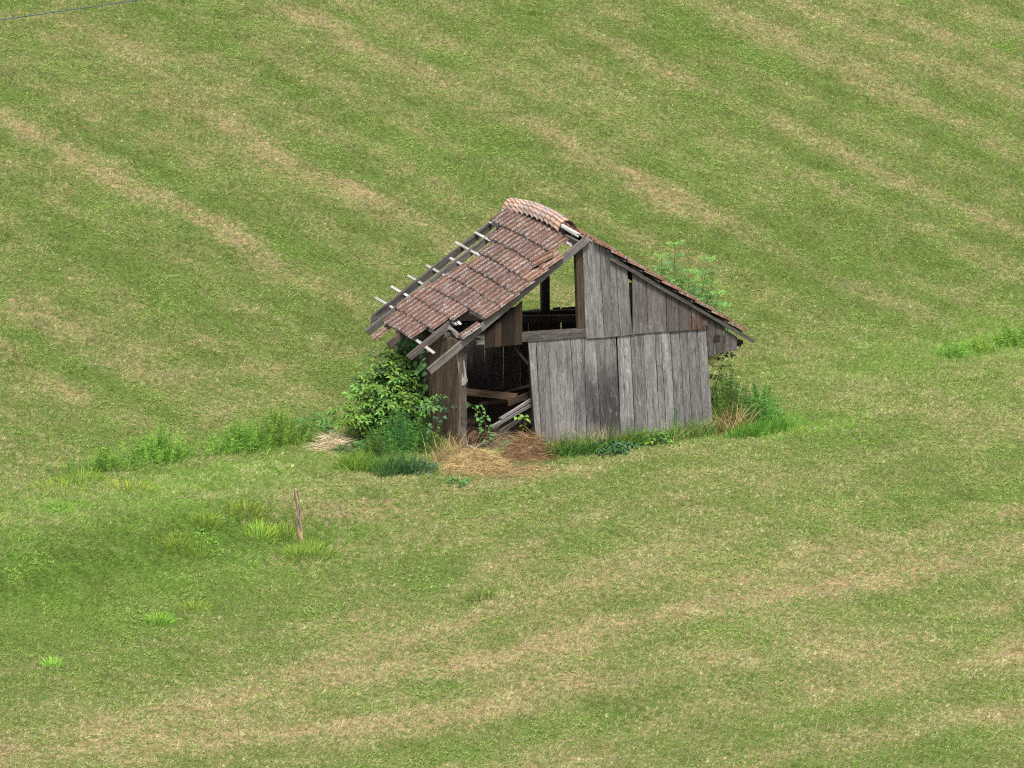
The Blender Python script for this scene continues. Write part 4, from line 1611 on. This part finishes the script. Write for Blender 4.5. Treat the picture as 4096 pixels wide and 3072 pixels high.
# --- tufts of longer grass on the bank and round the post
TUFT = [((822, 2100), .24, .26, 170, [HB, GREEN_L], "bright round tuft on the bank left of the post"),
        ((1045, 2140), .26, .26, 150, [HB, YGREEN], "tuft just left of the fence post, upper one"),
        ((985, 2055), .34, .24, 170, [GREEN_L, YGREEN], "loose tuft up the bank from the fence post"),
        ((1150, 2140), .26, .24, 130, [YGREEN, GREEN_L], "yellowish tuft touching the left of the fence post"),
        ((1250, 2215), .34, .24, 220, [HB, GREEN_L], "wide bright tuft at the foot of the fence post"),
        ((1190, 2225), .24, .22, 130, [HB], "bright tuft in front of the fence post"),
        ((715, 2190), .28, .22, 140, [GREEN_L, YGREEN], "loose tuft on the middle of the left bank"),
        ((800, 2215), .22, .18, 110, [HG, HB], "low tuft right of the loose one on the bank"),
        ((520, 1960), .45, .20, 200, [YGREEN, (.24, .24, .05)], "yellow green mat below the horsetail strip"),
        ((230, 1960), .50, .22, 170, [HB, YGREEN], "bright patch left of the horsetail strip"),
        ((330, 1925), .40, .24, 150, [HB, HG], "low green end of the left horsetail strip"),
        ((640, 2490), .22, .22, 170, [HB, GREEN_L], "bright round tuft alone near the lower left"),
        ((770, 2440), .26, .18, 120, [HB, YGREEN], "tuft up and right of the lone lower left one"),
        ((210, 2665), .14, .20, 100, [HB], "small bright tuft at the far lower left"),
        ((3190, 1740), .34, .14, 160, [YGREEN, GREEN_L], "bright mat right of the barn clump"),
        ((1920, 2390), .22, .15, 110, [GREEN_D, GREEN_L], "dark tuft in the green patch below the straw heap"),
        ((2140, 55), .14, .14, 60, [GREEN_D, HG], "dark weed tuft at the top of the meadow")]
for (px, py), r, h, n, cols, lab in TUFT:
    grass_tuft(px, py, r, h, n, cols, lab)

# ------------------------------------------------------------------ the short meadow grass
lib = bpy.data.collections.new("meadow_patches")


def patch_mesh(nm, n, r, hlo, hhi, herb=0, seedk=0):
    rs = np.random.RandomState(seedk)
    V, F, C = [], [], []
    cen = [(r * math.sqrt(rs.rand()), rs.uniform(0, 6.283), rs.uniform(.7, 1.25), rs.rand(), rs.rand(), rs.rand()) for _ in range(max(6, n // 10))]
    for _ in range(n):
        cr, ca, ck, c0, c1, c2 = cen[rs.randint(len(cen))]
        a = rs.uniform(0, 6.283)
        rr = .024 * math.sqrt(rs.rand())
        p = np.array([cr * math.cos(ca) + rr * math.cos(a), cr * math.sin(ca) + rr * math.sin(a), -.008])
        b = a + rs.uniform(-.9, .9)
        tilt = rs.uniform(.1, 1.4)
        d = np.array([math.cos(b) * tilt, math.sin(b) * tilt, 1.0])
        d /= np.linalg.norm(d)
        L = rs.uniform(hlo, hhi) * ck
        w = rs.uniform(.004, .0085)
        s = np.cross(d, (math.cos(b + 1.2), math.sin(b + 1.2), .2))
        s /= np.linalg.norm(s)
        c = (.45 * c0 + .55 * rs.rand(), .6 * c1 + .4 * rs.rand(), .6 * c2 + .4 * rs.rand(), 1)
        o = len(V)
        q = p + d * L * .55
        e = p + d * L + np.array([math.cos(b), math.sin(b), -.6]) * L * .18
        V += [p - s * w / 2, p + s * w / 2, q + s * w * .4, q - s * w * .4, e]
        C += [c] * 5
        F += [(o, o + 1, o + 2, o + 3), (o + 3, o + 2, o + 4)]
    for _ in range(herb):                       # clover and plantain leaves lying flat
        a, rr = rs.uniform(0, 6.283), r * math.sqrt(rs.rand())
        cx, cy = rr * math.cos(a), rr * math.sin(a)
        c = (rs.uniform(.2, .7), 1.5, rs.uniform(0, .6), 1)
        b0 = rs.uniform(0, 6.283)
        for k in range(rs.randint(2, 5)):
            b = b0 + k * 2.1
            L, w = rs.uniform(.025, .05), rs.uniform(.014, .022)
            d = np.array([math.cos(b), math.sin(b), rs.uniform(.1, .8)])
            d /= np.linalg.norm(d)
            s = np.array([-math.sin(b), math.cos(b), 0])
            p = np.array([cx, cy, .012])
            o = len(V)
            V += [p, p + d * L * .5 + s * w / 2, p + d * L, p + d * L * .5 - s * w / 2]
            C += [c] * 4
            F += [(o, o + 1, o + 2, o + 3)]
    return mesh(nm, V, F, M_GRASS, col=C)


NVAR = 10
for i in range(NVAR):
    if i < 4:
        me = patch_mesh("meadow_patch", 330, .20, .02, .062, 1, i)
    elif i < 7:
        me = patch_mesh("meadow_patch", 300, .20, .025, .075, 3, i)
    elif i < 9:
        me = patch_mesh("meadow_patch", 240, .19, .02, .055, 10, i)
    else:
        me = patch_mesh("meadow_patch", 300, .19, .04, .13, 1, i)
    lib.objects.link(bpy.data.objects.new("meadow_patch_%02d" % i, me))

STEP = .215
xs = np.arange(-24, 34, STEP)
ys = np.arange(-30, 46, STEP)
PXg, PYg = np.meshgrid(xs, ys)
PXg = (PXg + RNG.uniform(-.5, .5, PXg.shape) * STEP * 1.2).ravel()
PYg = (PYg + RNG.uniform(-.5, .5, PYg.shape) * STEP * 1.2).ravel()
PZg = height(PXg, PYg)
qx, qy = project(np.stack([PXg, PYg, PZg], 1))
keep = (qx > -420) & (qx < 4516) & (qy > -320) & (qy < 3392)
keep &= ~((PXg > -.12) & (PXg < 4.72) & (PYg > -.02) & (PYg < 3.55))
PXg, PYg, PZg = PXg[keep], PYg[keep], PZg[keep]
N = len(PXg)
e = .15
nxv = -(height(PXg + e, PYg) - height(PXg - e, PYg)) / (2 * e)
nyv = -(height(PXg, PYg + e) - height(PXg, PYg - e)) / (2 * e)
nl = np.sqrt(nxv ** 2 + nyv ** 2 + 1)
nxv, nyv, nzv = nxv / nl, nyv / nl, 1 / nl
spin = RNG.uniform(0, 6.283, N)
n2x = np.cos(spin) * nxv + np.sin(spin) * nyv
n2y = -np.sin(spin) * nxv + np.cos(spin) * nyv
rot = np.stack([-np.arcsin(np.clip(n2y, -1, 1)), np.arctan2(n2x, nzv), spin], 1)
dr = dryness(PXg, PYg)
lu = lushness(PXg, PYg)
hb = fbm(PXg / .9, PYg / .9, 91, 3)
var = RNG.randint(0, 7, N)
var = np.where((hb > .52) & (RNG.rand(N) < .65), RNG.randint(7, 9, N), var)
var = np.where(RNG.rand(N) < .05, 9, var)
var = np.where((lu > .35) & (RNG.rand(N) < .22), 9, var)
scl = (.85 + .35 * RNG.rand(N)) * (1 + .15 * lu) * (1.08 - .25 * dr)
me = bpy.data.meshes.new("meadow_grass")
me.vertices.add(N)
me.vertices.foreach_set("co", np.stack([PXg, PYg, PZg], 1).astype(np.float32).ravel())
for nm, tp, dat in (("rot", 'FLOAT_VECTOR', rot), ("scl", 'FLOAT', scl), ("dry", 'FLOAT', dr), ("lush", 'FLOAT', lu)):
    a = me.attributes.new(nm, tp, 'POINT')
    a.data.foreach_set("vector" if tp == 'FLOAT_VECTOR' else "value", dat.astype(np.float32).ravel())
a = me.attributes.new("var", 'INT', 'POINT')
a.data.foreach_set("value", var.astype(np.int32))
go = obj("meadow_grass", me)
tag(go, "short mown green and straw coloured grass covering the hillside", kind="stuff")
ng = bpy.data.node_groups.new("grass_scatter", 'GeometryNodeTree')
ng.interface.new_socket("Geometry", in_out='INPUT', socket_type='NodeSocketGeometry')
ng.interface.new_socket("Geometry", in_out='OUTPUT', socket_type='NodeSocketGeometry')
gi, gq = ng.nodes.new("NodeGroupInput"), ng.nodes.new("NodeGroupOutput")
iop = ng.nodes.new("GeometryNodeInstanceOnPoints")
ci = ng.nodes.new("GeometryNodeCollectionInfo")
ci.inputs['Collection'].default_value = lib
ci.inputs['Separate Children'].default_value = True
ci.inputs['Reset Children'].default_value = True


def named(n, t):
    a = ng.nodes.new("GeometryNodeInputNamedAttribute")
    a.data_type = t
    a.inputs['Name'].default_value = n
    return a.outputs['Attribute']


e2r = ng.nodes.new("FunctionNodeEulerToRotation")
L = ng.links
L.new(gi.outputs[0], iop.inputs['Points'])
L.new(ci.outputs[0], iop.inputs['Instance'])
iop.inputs['Pick Instance'].default_value = True
L.new(named("var", 'INT'), iop.inputs['Instance Index'])
L.new(named("rot", 'FLOAT_VECTOR'), e2r.inputs[0])
L.new(e2r.outputs[0], iop.inputs['Rotation'])
L.new(named("scl", 'FLOAT'), iop.inputs['Scale'])
L.new(iop.outputs[0], gq.inputs[0])
md = go.modifiers.new("grass_scatter", 'NODES')
md.node_group = ng
print("grass patches", N)
